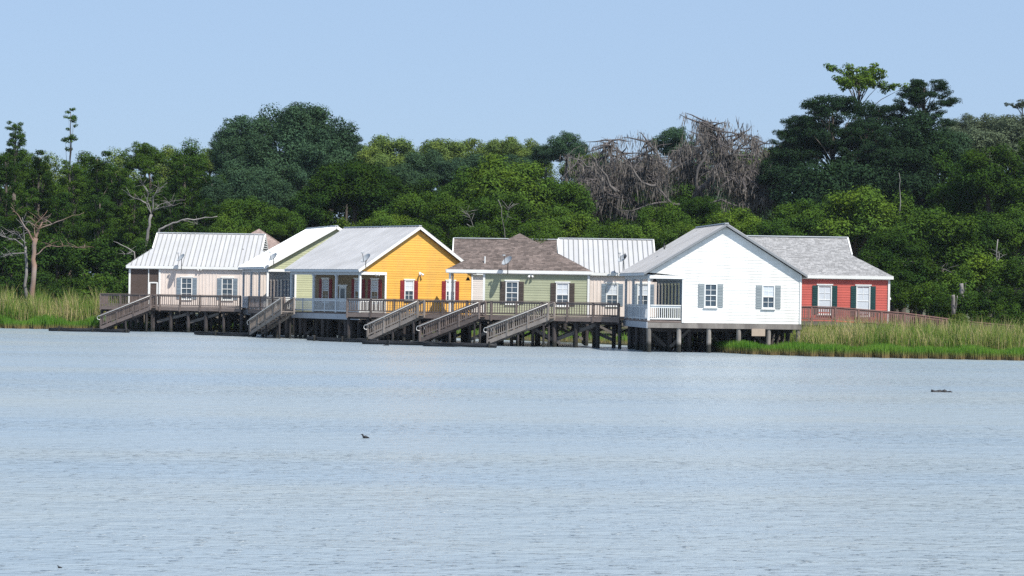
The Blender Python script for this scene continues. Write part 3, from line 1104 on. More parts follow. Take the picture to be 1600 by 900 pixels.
def ramp():
    root = V((20.5, 161.6, 0))
    b = thing('access_ramp', 'reddish brown ramp with railings sloping down beside the red cottage', 'ramp', root)
    P = [V((20.5, 161.6, 2.22)), V((24.0, 161.6, 2.18)), V((29.3, 162.6, 1.82)), V((34.2, 163.6, 1.25)), V((38.2, 164.2, 0.95))]
    for k in range(4):
        p, q = P[k] - root, P[k + 1] - root
        n = V((0, 1.5, 0))
        mb = MB()
        cnt = int((q - p).length / 0.16)
        for i in range(cnt):
            a, c = p.lerp(q, i / cnt), p.lerp(q, (i + 0.9) / cnt)
            mb.prism([a - V((0, 0, .05)), c - V((0, 0, .05)), c + n - V((0, 0, .05)), a + n - V((0, 0, .05))], V((0, 0, .05)))
        tag(mb.obj('deck_planks', 'red_deck_wood', b), kind='stuff')
        bar('stringer', b, 'brace_wood', p - V((0, 0.03, .2)), q - V((0, 0.03, .2)), 0.06, 0.26)
        bar('stringer', b, 'brace_wood', p + n - V((0, 0, .2)), q + n - V((0, 0, .2)), 0.06, 0.26)
        railing(b, p, q, 'red_deck_wood', drop=0.35, post_every=2.0, step=0.16, ends=(k == 0, True))
        railing(b, p + n, q + n, 'red_deck_wood', drop=0.35, post_every=2.0, step=0.16, ends=(k == 0, True))
        for e in (p, p + n):
            pile('piling', b, 'pale_piling', e.x + 0.1, e.y + 0.1, -0.2, e.z - 0.1, 0.22)
    return b


ramp()


# ------------------------------------------------------------------ stairs to the water
def stairs(label, top, bot, ztop=ZD, zbot=0.42, width=1.1, wood='stair_wood', pipes=True):
    """straight flight with stringers, treads, baluster rails and bent pipe handrails"""
    top, bot = V((*top, ztop)), V((*bot, zbot))
    root = V((bot.x, bot.y, 0))
    s = thing('staircase', label, 'staircase', root, 0, 'stairs from the boardwalks to the water')
    t = bot - top
    hv = V((t.x, t.y, 0)).normalized()
    nn = V((-hv.y, hv.x, 0))
    if nn.y > 0:
        nn = -nn
    n = 11
    ang = math.atan2(hv.y, hv.x)
    for side in (0, 1):
        o = nn * (width * (0.5 if side else -0.5)) - root
        p, q = top + o, bot + o
        bar('stringer', s, wood, p - V((0, 0, .16)), q - V((0, 0, .16)), 0.06, 0.28)
        railing(s, p + V((0, 0, 0.02)), q + V((0, 0, 0.02)), wood, h=1.0, step=0.17, post_every=1.55, post=0.12, bal=0.05, drop=0.3)
        if pipes:
            off = nn * (0.12 if side else -0.12)
            mb = MB()
            a, c = p + off + V((0, 0, 0.93)), q + off + V((0, 0, 0.93))
            e = hv
            pts = [a, c, c + e * 0.18 + V((0, 0, -0.03)), c + e * 0.27 + V((0, 0, -0.13)), c + e * 0.27 + V((0, 0, -0.26)),
                   c + e * 0.16 + V((0, 0, -0.35)), c + V((0, 0, -0.35))]
            mb.tube(pts, [0.03] * len(pts), 6)
            mb.obj('handrail', 'rail_metal', s, True)
    for k in range(n):
        c = top.lerp(bot, (k + 0.5) / n) - root
        box('tread', s, wood, c + V((0, 0, -0.02)), (t.length / n * 1.05, width - 0.1, 0.05), ang)
    for e in (0.08, 0.5, 0.93):
        for w in (-0.42, 0.42):
            c = top.lerp(bot, e) + nn * w * width - root
            pile('piling', s, 'piling_wood', c.x, c.y, -0.6, c.z - 0.3, 0.17)
    return s


def on_line(px, p, q, off):
    """plan point on the line p-q, pushed off towards the open water, under photograph column px"""
    p, q = V(p), V(q)
    t = (q - p).normalized()
    n = V((t.y, -t.x))
    p2 = p + n * off
    k = (px - 800.0) / FPX
    s = (k * p2.y - p2.x) / (t.x - k * t.y)
    r = p2 + t * s
    return (r.x, r.y)


stairs('weathered staircase at the left end of the boardwalk by the pink cottage', on_line(240, A0, A1, 0.7), on_line(163, A0, A1, 0.7), wood='deck_wood')
stairs('short staircase between the pale green cottage and the yellow porch', on_line(450, B0, B1, 0.75), on_line(401, B0, B1, 0.75))
stairs('staircase with pipe handrails in front of the yellow gable', on_line(658, C0, C1, 0.75), on_line(581, C0, C1, 0.75))
stairs('staircase landing below the yellow cottage and green porch corner', on_line(754, C0, C1, 0.75), on_line(663, C0, C1, 0.75), wood='deck_wood')
stairs('staircase with pipe handrails in front of the sage green wall', on_line(862, C0, C1, 0.75), on_line(768, C0, C1, 0.75))


# ------------------------------------------------------------------ floating booms
def boom(label, p, q, stakes):
    root = V((p[0], p[1], 0))
    p, q = V((*p, 0.1)), V((*q, 0.1))
    b = thing('floating_boom', label, 'boom', root, 0, 'dark booms floating in front of the pilings')
    mb = MB()
    n = 8
    pts = [p.lerp(q, k / n) + V((0, random.uniform(-.05, .05), 0.05 + random.uniform(-.03, .03))) - root for k in range(n + 1)]
    mb.tube(pts, [0.15] * (n + 1), 10)
    mb.obj('float', 'boom_black', b, True)
    bar('plank', b, 'boom_black', p - root + V((0, 0, .17)), q - root + V((0, 0, .15)), 0.3, 0.05)
    for k in stakes:
        c = p.lerp(q, k) - root
        pile('stake', b, 'piling_wood', c.x, c.y - 0.28, -0.8, 0.45, 0.16)


boom('dark floating boom reaching out past the left end of the boardwalk', (gx(78, 189), 189), (gx(203, 187), 187), (0.13, 0.55, 0.97))
boom('dark floating boom below the pale pink cottage', (gx(306, 182), 182), (gx(400, 178), 178), (0.35, 0.9))
boom('dark floating boom below the yellow porch', (gx(482, 168), 168), (gx(592, 163.5), 163.5), (0.1, 0.5, 0.85))
boom('dark floating boom under the stairs of the yellow gable', (gx(568, 160), 160), (gx(690, 158), 158), (0.95,))
boom('dark floating boom below the staircase by the green porch', (gx(663, 156.5), 156.5), (gx(777, 155), 155), (0.9,))


# ------------------------------------------------------------------ things on the houses
def satellite_dish(label, px, py, d, mast_to):
    c = at(px, py, d)
    root = at(px + mast_to[0], py + mast_to[1], d + mast_to[2])
    s = thing('satellite_dish', label, 'satellite dish', root, 0, 'satellite dishes on the roof edges')
    mb = MB()
    nrm = V((-0.62, -0.42, 0.66)).normalized()
    a = nrm.cross(V((0, 0, 1))).normalized()
    b = nrm.cross(a)
    rings, seg = 5, 20
    c0 = c - root
    for side in (0, 1):
        i0 = len(mb.v)
        for r in range(rings + 1):
            f = r / rings
            for k in range(seg):
                th = 2 * math.pi * k / seg
                mb.v.append(tuple(c0 + a * (0.50 * f * math.cos(th)) + b * (0.44 * f * math.sin(th)) + nrm * (0.15 * f * f - 0.02 * side)))
        for r in range(rings):
            for k in range(seg):
                k2 = (k + 1) % seg
                q = (i0 + r * seg + k, i0 + r * seg + k2, i0 + (r + 1) * seg + k2, i0 + (r + 1) * seg + k)
                mb.f.append(q if side else q[::-1])
                mb.m.append(0)
    mb.obj('dish', 'dish_grey', s, True)
    mb = MB()
    mb.tube([V((0, 0, 0)), V((0, 0, max(0.2, c0.z - 0.2))), c0 - nrm * 0.03], [0.035] * 3, 6)
    mb.obj('mast', 'black_iron', s)
    tip = c0 + nrm * 0.6 - b * 0.12
    bar('arm', s, 'black_iron', c0 - b * -0.3 + nrm * 0.06, tip, 0.04, 0.04)
    box('receiver', s, 'dish_grey', tip, (0.2, 0.1, 0.1), 0.4)


satellite_dish('grey satellite dish on the eave of the pale pink cottage', 283, 404, 196.8, (0, 18, .1))
satellite_dish('grey satellite dish at the near eave of the pale green cottage', 427, 403, 183.2, (0, 13, .2))
satellite_dish('grey satellite dish at the near eave of the yellow cottage', 572, 405, 167.2, (-1, 13, .2))
satellite_dish('grey satellite dish on the eave of the brown shingled pyramid roof', 793, 409, 163.9, (0, 20, .3))
satellite_dish('grey satellite dish on the striped metal roof with a bird on it', 973, 405, 183.2, (0, 18, .3))


def flood_light(label, x, y, d, n):
    root = at(x, y, d)
    s = thing('flood_light', label, 'flood light', root, math.atan2(n[1], n[0]) + math.pi / 2, 'twin flood lights on the walls')
    mb = MB()
    mb.tube([V((0, 0.02, 0)), V((0, -0.06, 0))], [0.11, 0.09], 10)
    mb.obj('mount', 'white_trim', s)
    for k in (-1, 1):
        mb = MB()
        mb.tube([V((0.04 * k, -0.05, 0)), V((0.1 * k, -0.12, -0.05)), V((0.17 * k, -0.22, -0.16))], [0.03, 0.06, 0.1], 8)
        mb.obj('lamp_head', 'white_trim', s)


ga = R(40)
g_n = (math.sin(ga), -math.cos(ga))


def gable_point(px, py, off):
    """point on the yellow gable wall under a photograph column"""
    g = V((math.cos(ga), math.sin(ga)))
    o = V((-7.32, 172.0)) + V((-math.sin(ga), math.cos(ga))) * (0.28) + V(g_n) * off
    k = (px - 800.0) / FPX
    s = (k * o.y - o.x) / (g.x - k * g.y)
    return (o + g * s).y


flood_light('twin white flood light between the windows of the yellow gable', 656, 427, gable_point(656, 0, .08), g_n)
flood_light('small white flood light above the yellow porch opening', 588, 427, gable_point(588, 0, .12), g_n)
flood_light('twin white flood light under the brown shingled eave', 829, 430, 164.78, (0, -1))
flood_light('twin white flood light under the eave of the pale pink cottage', 312, 420, 197.7, (0, -1))


def lantern(label, x, y, d, up):
    root = at(x, y, d)
    s = thing('hanging_lantern', label, 'lantern', root, 0, 'bell shaped porch lanterns')
    mb = MB()
    mb.tube([V((0, 0, -0.12)), V((0, 0, -0.08)), V((0, 0, 0.06)), V((0, 0, 0.16))], [0.21, 0.17, 0.10, 0.03], 10)
    mb.obj('shade', 'black_iron', s)
    bar('rod', s, 'black_iron', (0, 0, 0.15), (0, 0, up), 0.025, 0.025)


lantern('black bell lantern hanging in the corner porch of the sage green cottage', 731, 436, 166.5, 0.42)
lantern('black bell lantern hanging from the ceiling of the white porch', 1023, 438, 151.5, 0.35)

# wall lamp on the red cottage
wlp = at(1389, 466, 168.5)
wl_ = thing('wall_lamp', 'small white lamp on the side wall of the red cottage', 'lamp', wlp)
mb = MB()
mb.tube([V((0, 0, -.1)), V((0, 0, 0.02)), V((0, 0, 0.12))], [0.17, 0.15, 0.05], 10)
mb.obj('shade', 'white_trim', wl_)
bar('bracket', wl_, 'white_trim', (0, 0, 0.1), (-0.25, 0, 0.16), 0.04, 0.04)


def vent_pipe(label, x, y, d, h, m):
    p = at(x, y, d)
    s = thing('vent_pipe', label, 'vent pipe', p, 0, 'plumbing vents on the roofs')
    mb = MB()
    mb.tube([V((0, 0, -0.25)), V((0, 0, h))], [0.05, 0.05], 8)
    mb.obj('pipe', m, s)
    mb = MB()
    mb.tube([V((0, 0, -0.12)), V((0, 0, 0.02))], [0.14, 0.06], 8)
    mb.obj('collar', m, s)


vent_pipe('black vent pipe on the white metal roof of the pink cottage', 379, 393, 200.2, 0.25, 'black_iron')
vent_pipe('small dark vent pipe on the brown pyramid roof', 819, 408, 166.6, 0.28, 'black_iron')
vent_pipe('tall white vent pipe above the eave of the brown pyramid roof', 757, 416, 165.3, 0.75, 'white_trim')
vent_pipe('black vent pipe on the white metal roof of the rear pink cottage', 906, 410, 185.9, 0.22, 'black_iron')
vent_pipe('small dark vent pipe on the grey roof slope of the white cottage', 1037, 384, 154.5, 0.2, 'black_iron')


# ------------------------------------------------------------------ birds
def bird(label, p, s, head, tail, upright=0.0, group=None):
    """body, neck, head and beak as one skin; tail feathers, eye left to the silhouette"""
    b = thing('bird', label, 'bird', p, 0, group)
    mb = MB()
    up = V((0, 0, 1))
    pts = [tail, tail * 0.55 + up * 0.02, V((0, 0, 0.05)), head * 0.45 + up * 0.06, head * 0.8 + up * 0.14, head + up * 0.22, head * 1.35 + up * 0.21, head * 1.75 + up * 0.19]
    rad = [0.015, 0.07, 0.115, 0.095, 0.05, 0.055, 0.025, 0.006]
    mb.tube([q * s for q in pts], [r * s for r in rad], 10)
    mb.obj('body', 'bird_dark', b, True)
    for k in (-1, 1):
        w = MB()
        w.tube([V((head.x * 0.3 * s, k * 0.1 * s, 0.08 * s)), V((0, k * 0.12 * s, 0.06 * s)), V((tail.x * 0.85 * s, k * 0.05 * s, 0.05 * s))], [0.02 * s, 0.055 * s, 0.008 * s], 8)
        w.obj('wing', 'bird_dark', b, True)
    return b


def on_water(x, y):
    u, v = unroll(x, y)
    d = CAM_H * FPX / v
    return V((u / FPX * d, d, 0))


def floating_duck(label, x, y, s):
    bird(label, on_water(x, y), s, V((-0.16, 0, 0)), V((0.26, 0, 0.02)), group=None)


floating_duck('small dark waterbird floating alone on open water', 574, 684.5, 0.45)
floating_duck('tiny dark waterbird low on the water near the lake edge', 100, 887.5, 0.15)
pb = at(975.5, 402, 183.0)
bird('black bird perched on the satellite dish of the striped roof', pb + V((0, 0, -0.02)), 0.85, V((0.02, 0, 0.16)), V((-0.02, 0, -0.2)))
# bird leaving the water beside the boom
fb = at(605, 540.5, 156.8)
f = thing('bird', 'dark bird with raised wings landing beside a floating boom', 'bird', fb)
mb = MB()
mb.tube([V((-.42, 0, -.02)), V((-.2, 0, 0)), V((0, 0, .02)), V((.2, 0, -.06)), V((.38, 0, -.12))], [0.02, 0.06, 0.12, 0.09, 0.03], 8)
mb.obj('body', 'bird_dark', f, True)
for k in (-1, 1):
    mb = MB()
    mb.prism([V((-.05, 0.05 * k, .05)), V((.18, 0.05 * k, .05)), V((.22, .22 * k, .38)), V((.05, .2 * k, .42))], V((0, 0.02 * k, 0.012)))
    mb.obj('wing', 'bird_dark', f)


def driftwood(label, x0, x1, y, r):
    a, c = on_water(x0, y), on_water(x1, y + 0.3)
    root = (a + c) / 2
    mb = MB()
    n = 7
    pts = [a.lerp(c, k / n) - root + V((0, random.uniform(-.05, .05), random.uniform(-.02, .03))) for k in range(n + 1)]
    mb.tube(pts, [r * random.uniform(.5, 1.1) for _ in pts], 7)
    o = mb.obj('driftwood', 'boom_black', None, True)
    o.location = root
    tag(o, label, 'driftwood')


driftwood('long dark piece of driftwood low on the water', 1458, 1481, 612.5, 0.10)
driftwood('short stub of driftwood beside the longer piece', 1483, 1490, 612.8, 0.06)


# ------------------------------------------------------------------ foliage
rng = np.random.default_rng(11)


def quads_mesh(name, verts, n_per, m):
    """mesh of separate faces with n_per corners each, from an (N, n_per, 3) array"""
    n = verts.shape[0]
    me = bpy.data.meshes.new(name)
    me.vertices.add(n * n_per)
    me.vertices.foreach_set('co', verts.reshape(-1).astype(np.float32))
    me.loops.add(n * n_per)
    me.loops.foreach_set('vertex_index', np.arange(n * n_per, dtype=np.int32))
    me.polygons.add(n)
    me.polygons.foreach_set('loop_start', np.arange(0, n * n_per, n_per, dtype=np.int32))
    me.update(calc_edges=True)
    me.materials.append(MATS[m])
    return me


def unit_vecs(n):
    v = rng.normal(size=(n, 3))
    return v / np.linalg.norm(v, axis=1, keepdims=True)


def leaves(lobes, density, size, slim=0.5, up=0.55, spread=0.75):
    """diamond leaves through the outer shell of every lobe (x, y, z, r, rz)"""
    out = []
    for (x, y, z, r, rz) in lobes:
        n = max(6, int(density * r * r))
        d = unit_vecs(n)
        f = rng.uniform(0.25, 1.0, size=(n, 1)) ** 0.5
        f *= 1 + 0.12 * rng.normal(size=(n, 1))
        p = d * f * np.array([r, r, rz]) + np.array([x, y, z])
        nr = d * 0.9 + np.array([0, 0, up]) + rng.normal(size=(n, 3)) * spread * 0.55
        nr /= np.linalg.norm(nr, axis=1, keepdims=True)
        t = np.cross(nr, unit_vecs(n))
        t /= np.linalg.norm(t, axis=1, keepdims=True) + 1e-9
        b = np.cross(nr, t)
        s = size * rng.uniform(0.5, 1.45, size=(n, 1))
        q = np.stack([p - t * s, p + b * s * slim, p + t * s, p - b * s * slim], axis=1)
        out.append(q)
    return np.concatenate(out)


def limbs(mb, base_z, top, ends, r0, trunk_bend=0.4, lo_hi=(0.45, 0.8)):
    """trunk to height top with a limb to each end point"""
    k = 6
    bx, by = random.uniform(-trunk_bend, trunk_bend), random.uniform(-trunk_bend, trunk_bend)
    tr = [V((bx * math.sin(3 * i / k), by * math.sin(2.5 * i / k), top * i / k)) for i in range(k + 1)]
    mb.tube(tr, [r0 * (1.25 if i == 0 else 1 - 0.75 * i / k) for i in range(k + 1)], 8)
    for e in ends:
        e = V(e)
        s = min(0.95, max(0.25, (e.z / top) * random.uniform(*lo_hi)))
        i = s * k
        a = tr[int(i)].lerp(tr[min(k, int(i) + 1)], i - int(i))
        m_ = a.lerp(e, 0.5) + V((random.uniform(-.3, .3), random.uniform(-.3, .3), random.uniform(0.0, 0.5)))
        r = r0 * 0.42 * (1 - 0.6 * s)
        mb.tube([a, m_, e], [r, r * 0.6, r * 0.18], 5)


PROTO = {}


def proto(key, lobes, density, size, H, Rr, r0, top, n_limbs, slim=0.5, up=0.55, spread=0.75, m='leaf_mid', bark='bark', seed=0):
    cm = quads_mesh('crown_' + key, leaves(lobes, density, size, slim, up, spread), 4, m)
    mb = MB()
    pick = random.sample(lobes, min(n_limbs, len(lobes)))
    limbs(mb, 0, top, [l[:3] for l in pick], r0, lo_hi=(0.76, 0.9) if 'open' in key else (0.45, 0.8))
    tm = mb.mesh('trunk_' + key, bark, True)
    PROTO[key] = (tm, cm, H, Rr, r0)


def dome_lobes(n, Rr, zc, rz_up, rz_dn, lo, hi, flat=0.75, fill=0.25, seed=0):
    out = []
    for i in range(n):
        th = random.uniform(0, 2 * math.pi)
        el = math.asin(random.uniform(-0.5, 1.0))
        f = random.uniform(0.78, 1.0) if random.random() > fill else random.uniform(0.2, 0.7)
        f *= 1 + 0.16 * math.sin(3 * th + seed) * math.cos(2 * el + seed * 1.7)
        r = random.uniform(lo, hi)
        rr = (Rr - r * 0.8) * f
        zz = (rz_up if el > 0 else rz_dn) - r * 0.5
        out.append((rr * math.cos(el) * math.cos(th), rr * math.cos(el) * math.sin(th), zc + zz * math.sin(el) * f, r, r * flat))
    return out


for k in range(3):
    proto('oak%d' % k, dome_lobes(58, 7.0, 7.0, 6.0, 4.6, 1.0, 2.6, 0.70, seed=k), 120, 0.20, 13.0, 7.0, 0.5, 9.0, 14)
for k in range(3):
    proto('elm%d' % k, dome_lobes(58, 5.2, 9.0, 7.6, 6.8, 0.8, 2.1, 0.8, seed=k + 5), 145, 0.18, 16.6, 5.2, 0.38, 13.0, 14)
for k in range(2):
    proto('shrub%d' % k, dome_lobes(46, 3.0, 1.9, 2.3, 1.8, 0.5, 1.0, 0.8, seed=k + 9), 240, 0.13, 4.2, 3.0, 0.12, 2.8, 8, m='leaf_bright')


def tier_lobes(n, z0, z1, Rr, lo, hi, flat, shape, jag=0.5):
    out = []
    for i in range(n):
        t = (i + random.random()) / n
        z = z0 + (z1 - z0) * t
        rad = Rr * shape(t) * random.uniform(1 - jag, 1.0)
        th = i * 2.399 + random.uniform(-.5, .5)
        r = random.uniform(lo, hi) * (0.7 + 0.5 * shape(t))
        out.append((rad * math.cos(th), rad * math.sin(th), z, r, r * flat))
    return out


for k in range(3):
    ls = []
    for (x, y, z, r, rz) in tier_lobes(26, 8.5, 19.6, 5.2, 0.9, 1.7, 0.42, lambda t: 0.45 + 0.75 * math.sin(math.pi * min(1, 0.35 + 0.6 * t)) - 0.55 * t * t, 0.55):
        for q in range(3):
            ls.append((x * random.uniform(.75, 1.1) + random.uniform(-.7, .7), y + random.uniform(-.9, .9), z + random.uniform(-.3, .35), r * random.uniform(.5, .85), rz * random.uniform(.6, 1)))
    proto('pine%d' % k, ls, 260, 0.17, 20.2, 5.4, 0.36, 19.0, 22, slim=0.38, up=0.4, spread=0.9, m='leaf_pine')
for k in range(3):
    ls = []
    for (x, y, z, r, rz) in tier_lobes(46, 3.0, 16.6, 4.3, 0.8, 1.5, 0.6, lambda t: (1.0 - 0.55 * t) * (0.75 + 0.25 * math.sin(t * 19 + k)), 0.65):
        for q in range(2):
            ls.append((x + random.uniform(-.5, .5), y + random.uniform(-.5, .5), z + random.uniform(-.3, .3), r * random.uniform(.6, .9), rz * random.uniform(.6, 1)))
    proto('cypress%d' % k, ls, 210, 0.17, 17.2, 4.4, 0.4, 16.0, 18, slim=0.35, up=0.35, spread=0.8)

# broad flat-layered pine
for k in range(2):
    ls = []
    for i in range(64):
        th = i * 2.399 + random.uniform(-.4, .4)
        t_ = random.random() ** 0.8
        z = 5.0 + 8.2 * t_
        env = 7.0 * math.sqrt(max(0.05, 1 - (max(0, t_ - 0.35) / 0.72) ** 2)) * (0.86 if t_ < 0.35 else 1)
        rad = env * random.uniform(0.25, 0.9)
        for q in range(3):
            r = random.uniform(0.6, 1.25)
            ls.append((rad * math.cos(th) + random.uniform(-.9, .9), rad * math.sin(th) + random.uniform(-.9, .9), z + random.uniform(-.35, .35), r, r * 0.5))
    proto('flatpine%d' % k, ls, 190, 0.15, 13.9, 7.4, 0.42, 12.6, 34, slim=0.35, up=0.5, spread=0.9, m='leaf_pine')
# an open fan-shaped crown, sky showing between the tufts
for k, (nl, key) in enumerate(((9, 'open0'), (6, 'open1'))):
    ls = []
    for i in range(nl):
        th = 2 * math.pi * i / nl + random.uniform(-.3, .3)
        el = random.uniform(0.12, 1.35)
        reach = random.uniform(3.8, 5.0) * (1.0 if el < 0.8 else 0.8)
        for q in range(9):
            f = 0.45 + 0.6 * q / 8
            c = V((math.cos(th) * math.cos(el), math.sin(th) * math.cos(el), math.sin(el) * 0.85)) * reach * f
            c += V((random.uniform(-.7, .7), random.uniform(-.7, .7), random.uniform(-.35, .5)))
            r = random.uniform(0.35, 0.75)
            ls.append((c.x, c.y, 16.2 + c.z * 0.8, r, r * 0.6))
    proto(key, ls, 210, 0.14, 20.0, 5.4, 0.26, 17.2, 26, slim=0.5, m='leaf_light')
ls = []
for (x, y, z, n, w) in ((0.2, 0, 19.4, 5, .8), (1.1, .2, 18.3, 5, .8), (-1.3, -.2, 18.2, 6, 1.0), (-.9, .4, 17.2, 3, .6), (0.9, -.3, 16.6, 3, .6), (-.1, 0, 15.2, 7, 1.2), (1.0, .2, 14.6, 3, .7), (0, 0, 13.4, 4, .8)):
    for q in range(n):
        r = random.uniform(.3, .55) * w
        ls.append((x + random.uniform(-.7, .7) * w, y + random.uniform(-.7, .7) * w, z + random.uniform(-.35, .4) * w, r, r * .75))
proto('spire', ls, 330, 0.14, 20.0, 1.9, 0.17, 19.2, 9, slim=0.4, m='leaf_pine')

ZG = 0.35
MARKS = ((90, 'around the dead trunks'), (230, 'left of the pink cottage'), (420, 'above the pink cottage roof'), (560, 'above the yellow cottage roof'),
         (700, 'above the yellow gable'), (850, 'above the brown pyramid roof'), (1000, 'above the striped metal roof'), (1200, 'around the moss draped dead oak'),
         (1400, 'above the red cottage roof'), (1520, 'right of the red cottage'), (9999, 'far right of the red cottage'))


def where(x):
    return next(m for lim, m in MARKS if x < lim)


NTREE = [0]


def tree(key, x, top, w, d, leaf, label, group=None, name='tree', zbase=ZG, turn=None, cat='tree', tall=None):
    """a tree at distance d whose crown is w pixels wide around column x and tops out at pixel row top"""
    tm, cm, H, Rr, r0 = PROTO[key]
    p = at(x, top, d)
    sx = (w / (FPX / d) / 2) / Rr
    NTREE[0] += 1
    if tall is None:
        tall = random.uniform(0.92, 1.1)
    sz = sx * tall
    if sz * H > p.z - zbase:
        sz = (p.z - zbase) / H
    lift = p.z - zbase - sz * H
    t = thing(name, label, cat, (p.x, d, zbase), (NTREE[0] * 2.399) % 6.283 if turn is None else turn, group)
    mb = MB()
    top_z = lift + 0.12 * H * sz
    mb.tube([V((0, 0, -0.3)), V((0, 0, 0.6)), V((0.15 * sx, 0.1 * sx, top_z * 0.6 + 0.3)), V((0, 0, top_z + 0.35))], [r0 * sx * 1.5, r0 * sx * 1.2, r0 * sx * 1.1, r0 * sx * 1.05], 8)
    mb.obj('trunk', 'bark', t, True)
    for nm, me in (('branches', tm), ('crown', cm)):
        c = link(nm, me, t)
        c.location = (0, 0, lift)
        c.scale = (sx, sx, sz)
    c.material_slots[0].link = 'OBJECT'
    c.material_slots[0].material = MATS[leaf]
    return t


SKY = 'pale green treetops along the skyline'
LBL_SKY = 'pale green rounded skyline tree '
for i, (x, t, w, d) in enumerate(((600, 209, 120, 300), (655, 213, 100, 310), (690, 210, 105, 300), (742, 215, 95, 305), (787, 213, 80, 300), (832, 213, 80, 305),
                                  (575, 226, 90, 290), (560, 235, 80, 300), (915, 232, 90, 305), (1010, 235, 90, 310), (975, 245, 90, 300), (1120, 235, 110, 310), (1180, 230, 100, 305))):
    tree(('oak0', 'elm1', 'oak2', 'oak1')[i % 4], x, t, w, d, 'leaf_light', LBL_SKY + where(x), SKY)
FAR = 'trees on the far left skyline'
for i, (x, t, w, d) in enumerate(((175, 232, 80, 275), (222, 221, 75, 270), (262, 228, 70, 285), (293, 217, 85, 275), (325, 232, 70, 285), (130, 238, 80, 280), (75, 240, 90, 280), (25, 232, 90, 280))):
    tree(('elm0', 'oak1', 'elm2')[i % 3], x, t, w, d, 'leaf_mid' if i % 2 else 'leaf_light', 'green skyline tree behind the dark cypresses ' + where(x), FAR)
BLUE = 'bluish dark trees making one tall clump'
BLUE_L = ('bluish shoulder of the tallest clump next to the cypresses', 'second highest crown of the tallest bluish clump', 'highest crown of the tallest bluish clump',
          'bluish shoulder of the tallest clump next to the pale skyline trees', 'lower front crown of the bluish clump beside the cypresses', 'lower front crown beneath the highest bluish one',
          'lower front crown of the bluish clump beside the flat topped dark tree', 'small bluish tree where the tallest clump meets the cypresses', 'small bluish tree where the tallest clump meets the pale trees')
for i, (x, t, w, d) in enumerate(((375, 178, 100, 262), (420, 165, 110, 268), (470, 152, 120, 262), (515, 178, 100, 258), (390, 205, 110, 255), (450, 200, 130, 255), (505, 212, 120, 252), (352, 212, 70, 258), (540, 208, 50, 262))):
    tree(('oak1', 'elm0', 'oak2', 'elm1')[i % 4], x, t, w, d, 'leaf_blue', BLUE_L[i], BLUE)
PIN = 'dark pines on the skyline'
for i, (x, t, w, d) in enumerate(((882, 205, 75, 285), (1050, 196, 82, 285), (850, 222, 60, 285), (660, 232, 90, 280), (740, 238, 110, 275), (620, 250, 100, 270), (700, 245, 80, 270), (800, 240, 70, 280), (935, 245, 70, 280))):
    tree('oak%d' % (i % 3) if i > 1 else 'oak1', x, t, w, d, 'leaf_blue', 'dark bluish tree among the pale skyline trees ' + where(x), PIN)
LEFT = 'cypresses of the dark wood on the left'
for i, (x, t, w, d) in enumerate(((20, 187, 60, 232), (60, 235, 90, 236), (5, 240, 90, 228), (110, 248, 80, 232), (150, 236, 90, 236), (185, 258, 90, 230), (230, 248, 90, 236), (285, 244, 100, 240),
                                  (330, 268, 90, 236), (40, 290, 90, 218), (95, 300, 90, 220), (155, 305, 90, 218), (210, 290, 90, 222), (265, 300, 90, 222), (315, 310, 90, 224), (-40, 250, 100, 225), (-30, 310, 100, 215))):
    tree('cypress%d' % (i % 3), x, t, w, d, 'leaf_deep' if i % 3 else 'leaf_mid', '%s feathery cypress %s' % ('tall dark' if t < 260 else 'lower dark', where(x)), LEFT)
tree('spire', 106, 166, 42, 242, 'leaf_mid', 'thin lone tree with tufted top sticking out above the left wood', name='tufted_tree')
for (x, t, w, d, l, lab, key) in ((338, 276, 62, 232, 'leaf_blue', 'round bluish tree left of the tall clump', 'elm2'),
                                  (415, 274, 95, 236, 'leaf_blue', 'round leafy tree right behind the pale green metal roof', 'oak0'),
                                  (380, 300, 110, 226, 'leaf_mid', 'broad green tree behind the pinkish tan roof', 'oak2'),
                                  (355, 330, 80, 222, 'leaf_bright', 'low bright tree beside the pinkish tan roof', 'elm1'),
                                  (440, 322, 90, 222, 'leaf_mid', 'low green tree above the white metal roof', 'oak1'),
                                  (548, 242, 150, 228, 'leaf_deep', 'very dark flat topped tree above the yellow cottage roof', 'oak2'),
                                  (495, 275, 90, 226, 'leaf_deep', 'dark round tree left of the flat topped one', 'elm0'),
                                  (590, 262, 80, 230, 'leaf_deep', 'dark tree right of the flat topped one', 'oak0'),
                                  (645, 298, 130, 222, 'leaf_mid', 'olive green tree above the yellow gable', 'oak1'),
                                  (795, 240, 170, 226, 'leaf_bright', 'large bright green oak above the brown pyramid roof', 'oak0'),
                                  (730, 262, 110, 226, 'leaf_mid', 'green oak left of the large bright one', 'elm2'),
                                  (870, 272, 130, 226, 'leaf_mid', 'green oak right of the large bright one', 'oak2'),
                                  (700, 300, 110, 218, 'leaf_mid', 'lower green oak behind the brown ridge roof', 'oak0'),
                                  (780, 300, 140, 216, 'leaf_mid', 'lower spreading oak behind the brown pyramid roof', 'oak1'),
                                  (880, 318, 130, 216, 'leaf_bright', 'low bright oak above the striped metal roof', 'oak2'),
                                  (950, 345, 110, 214, 'leaf_mid', 'low dark green tree above the striped roof ridge', 'oak0'),
                                  (600, 325, 100, 216, 'leaf_bright', 'low bright tree just above the yellow cottage ridge', 'oak2'),
                                  (520, 335, 90, 216, 'leaf_bright', 'low bright shrubby tree between the two metal roofs', 'elm1')):
    tree(key, x, t, w, d, l, lab)
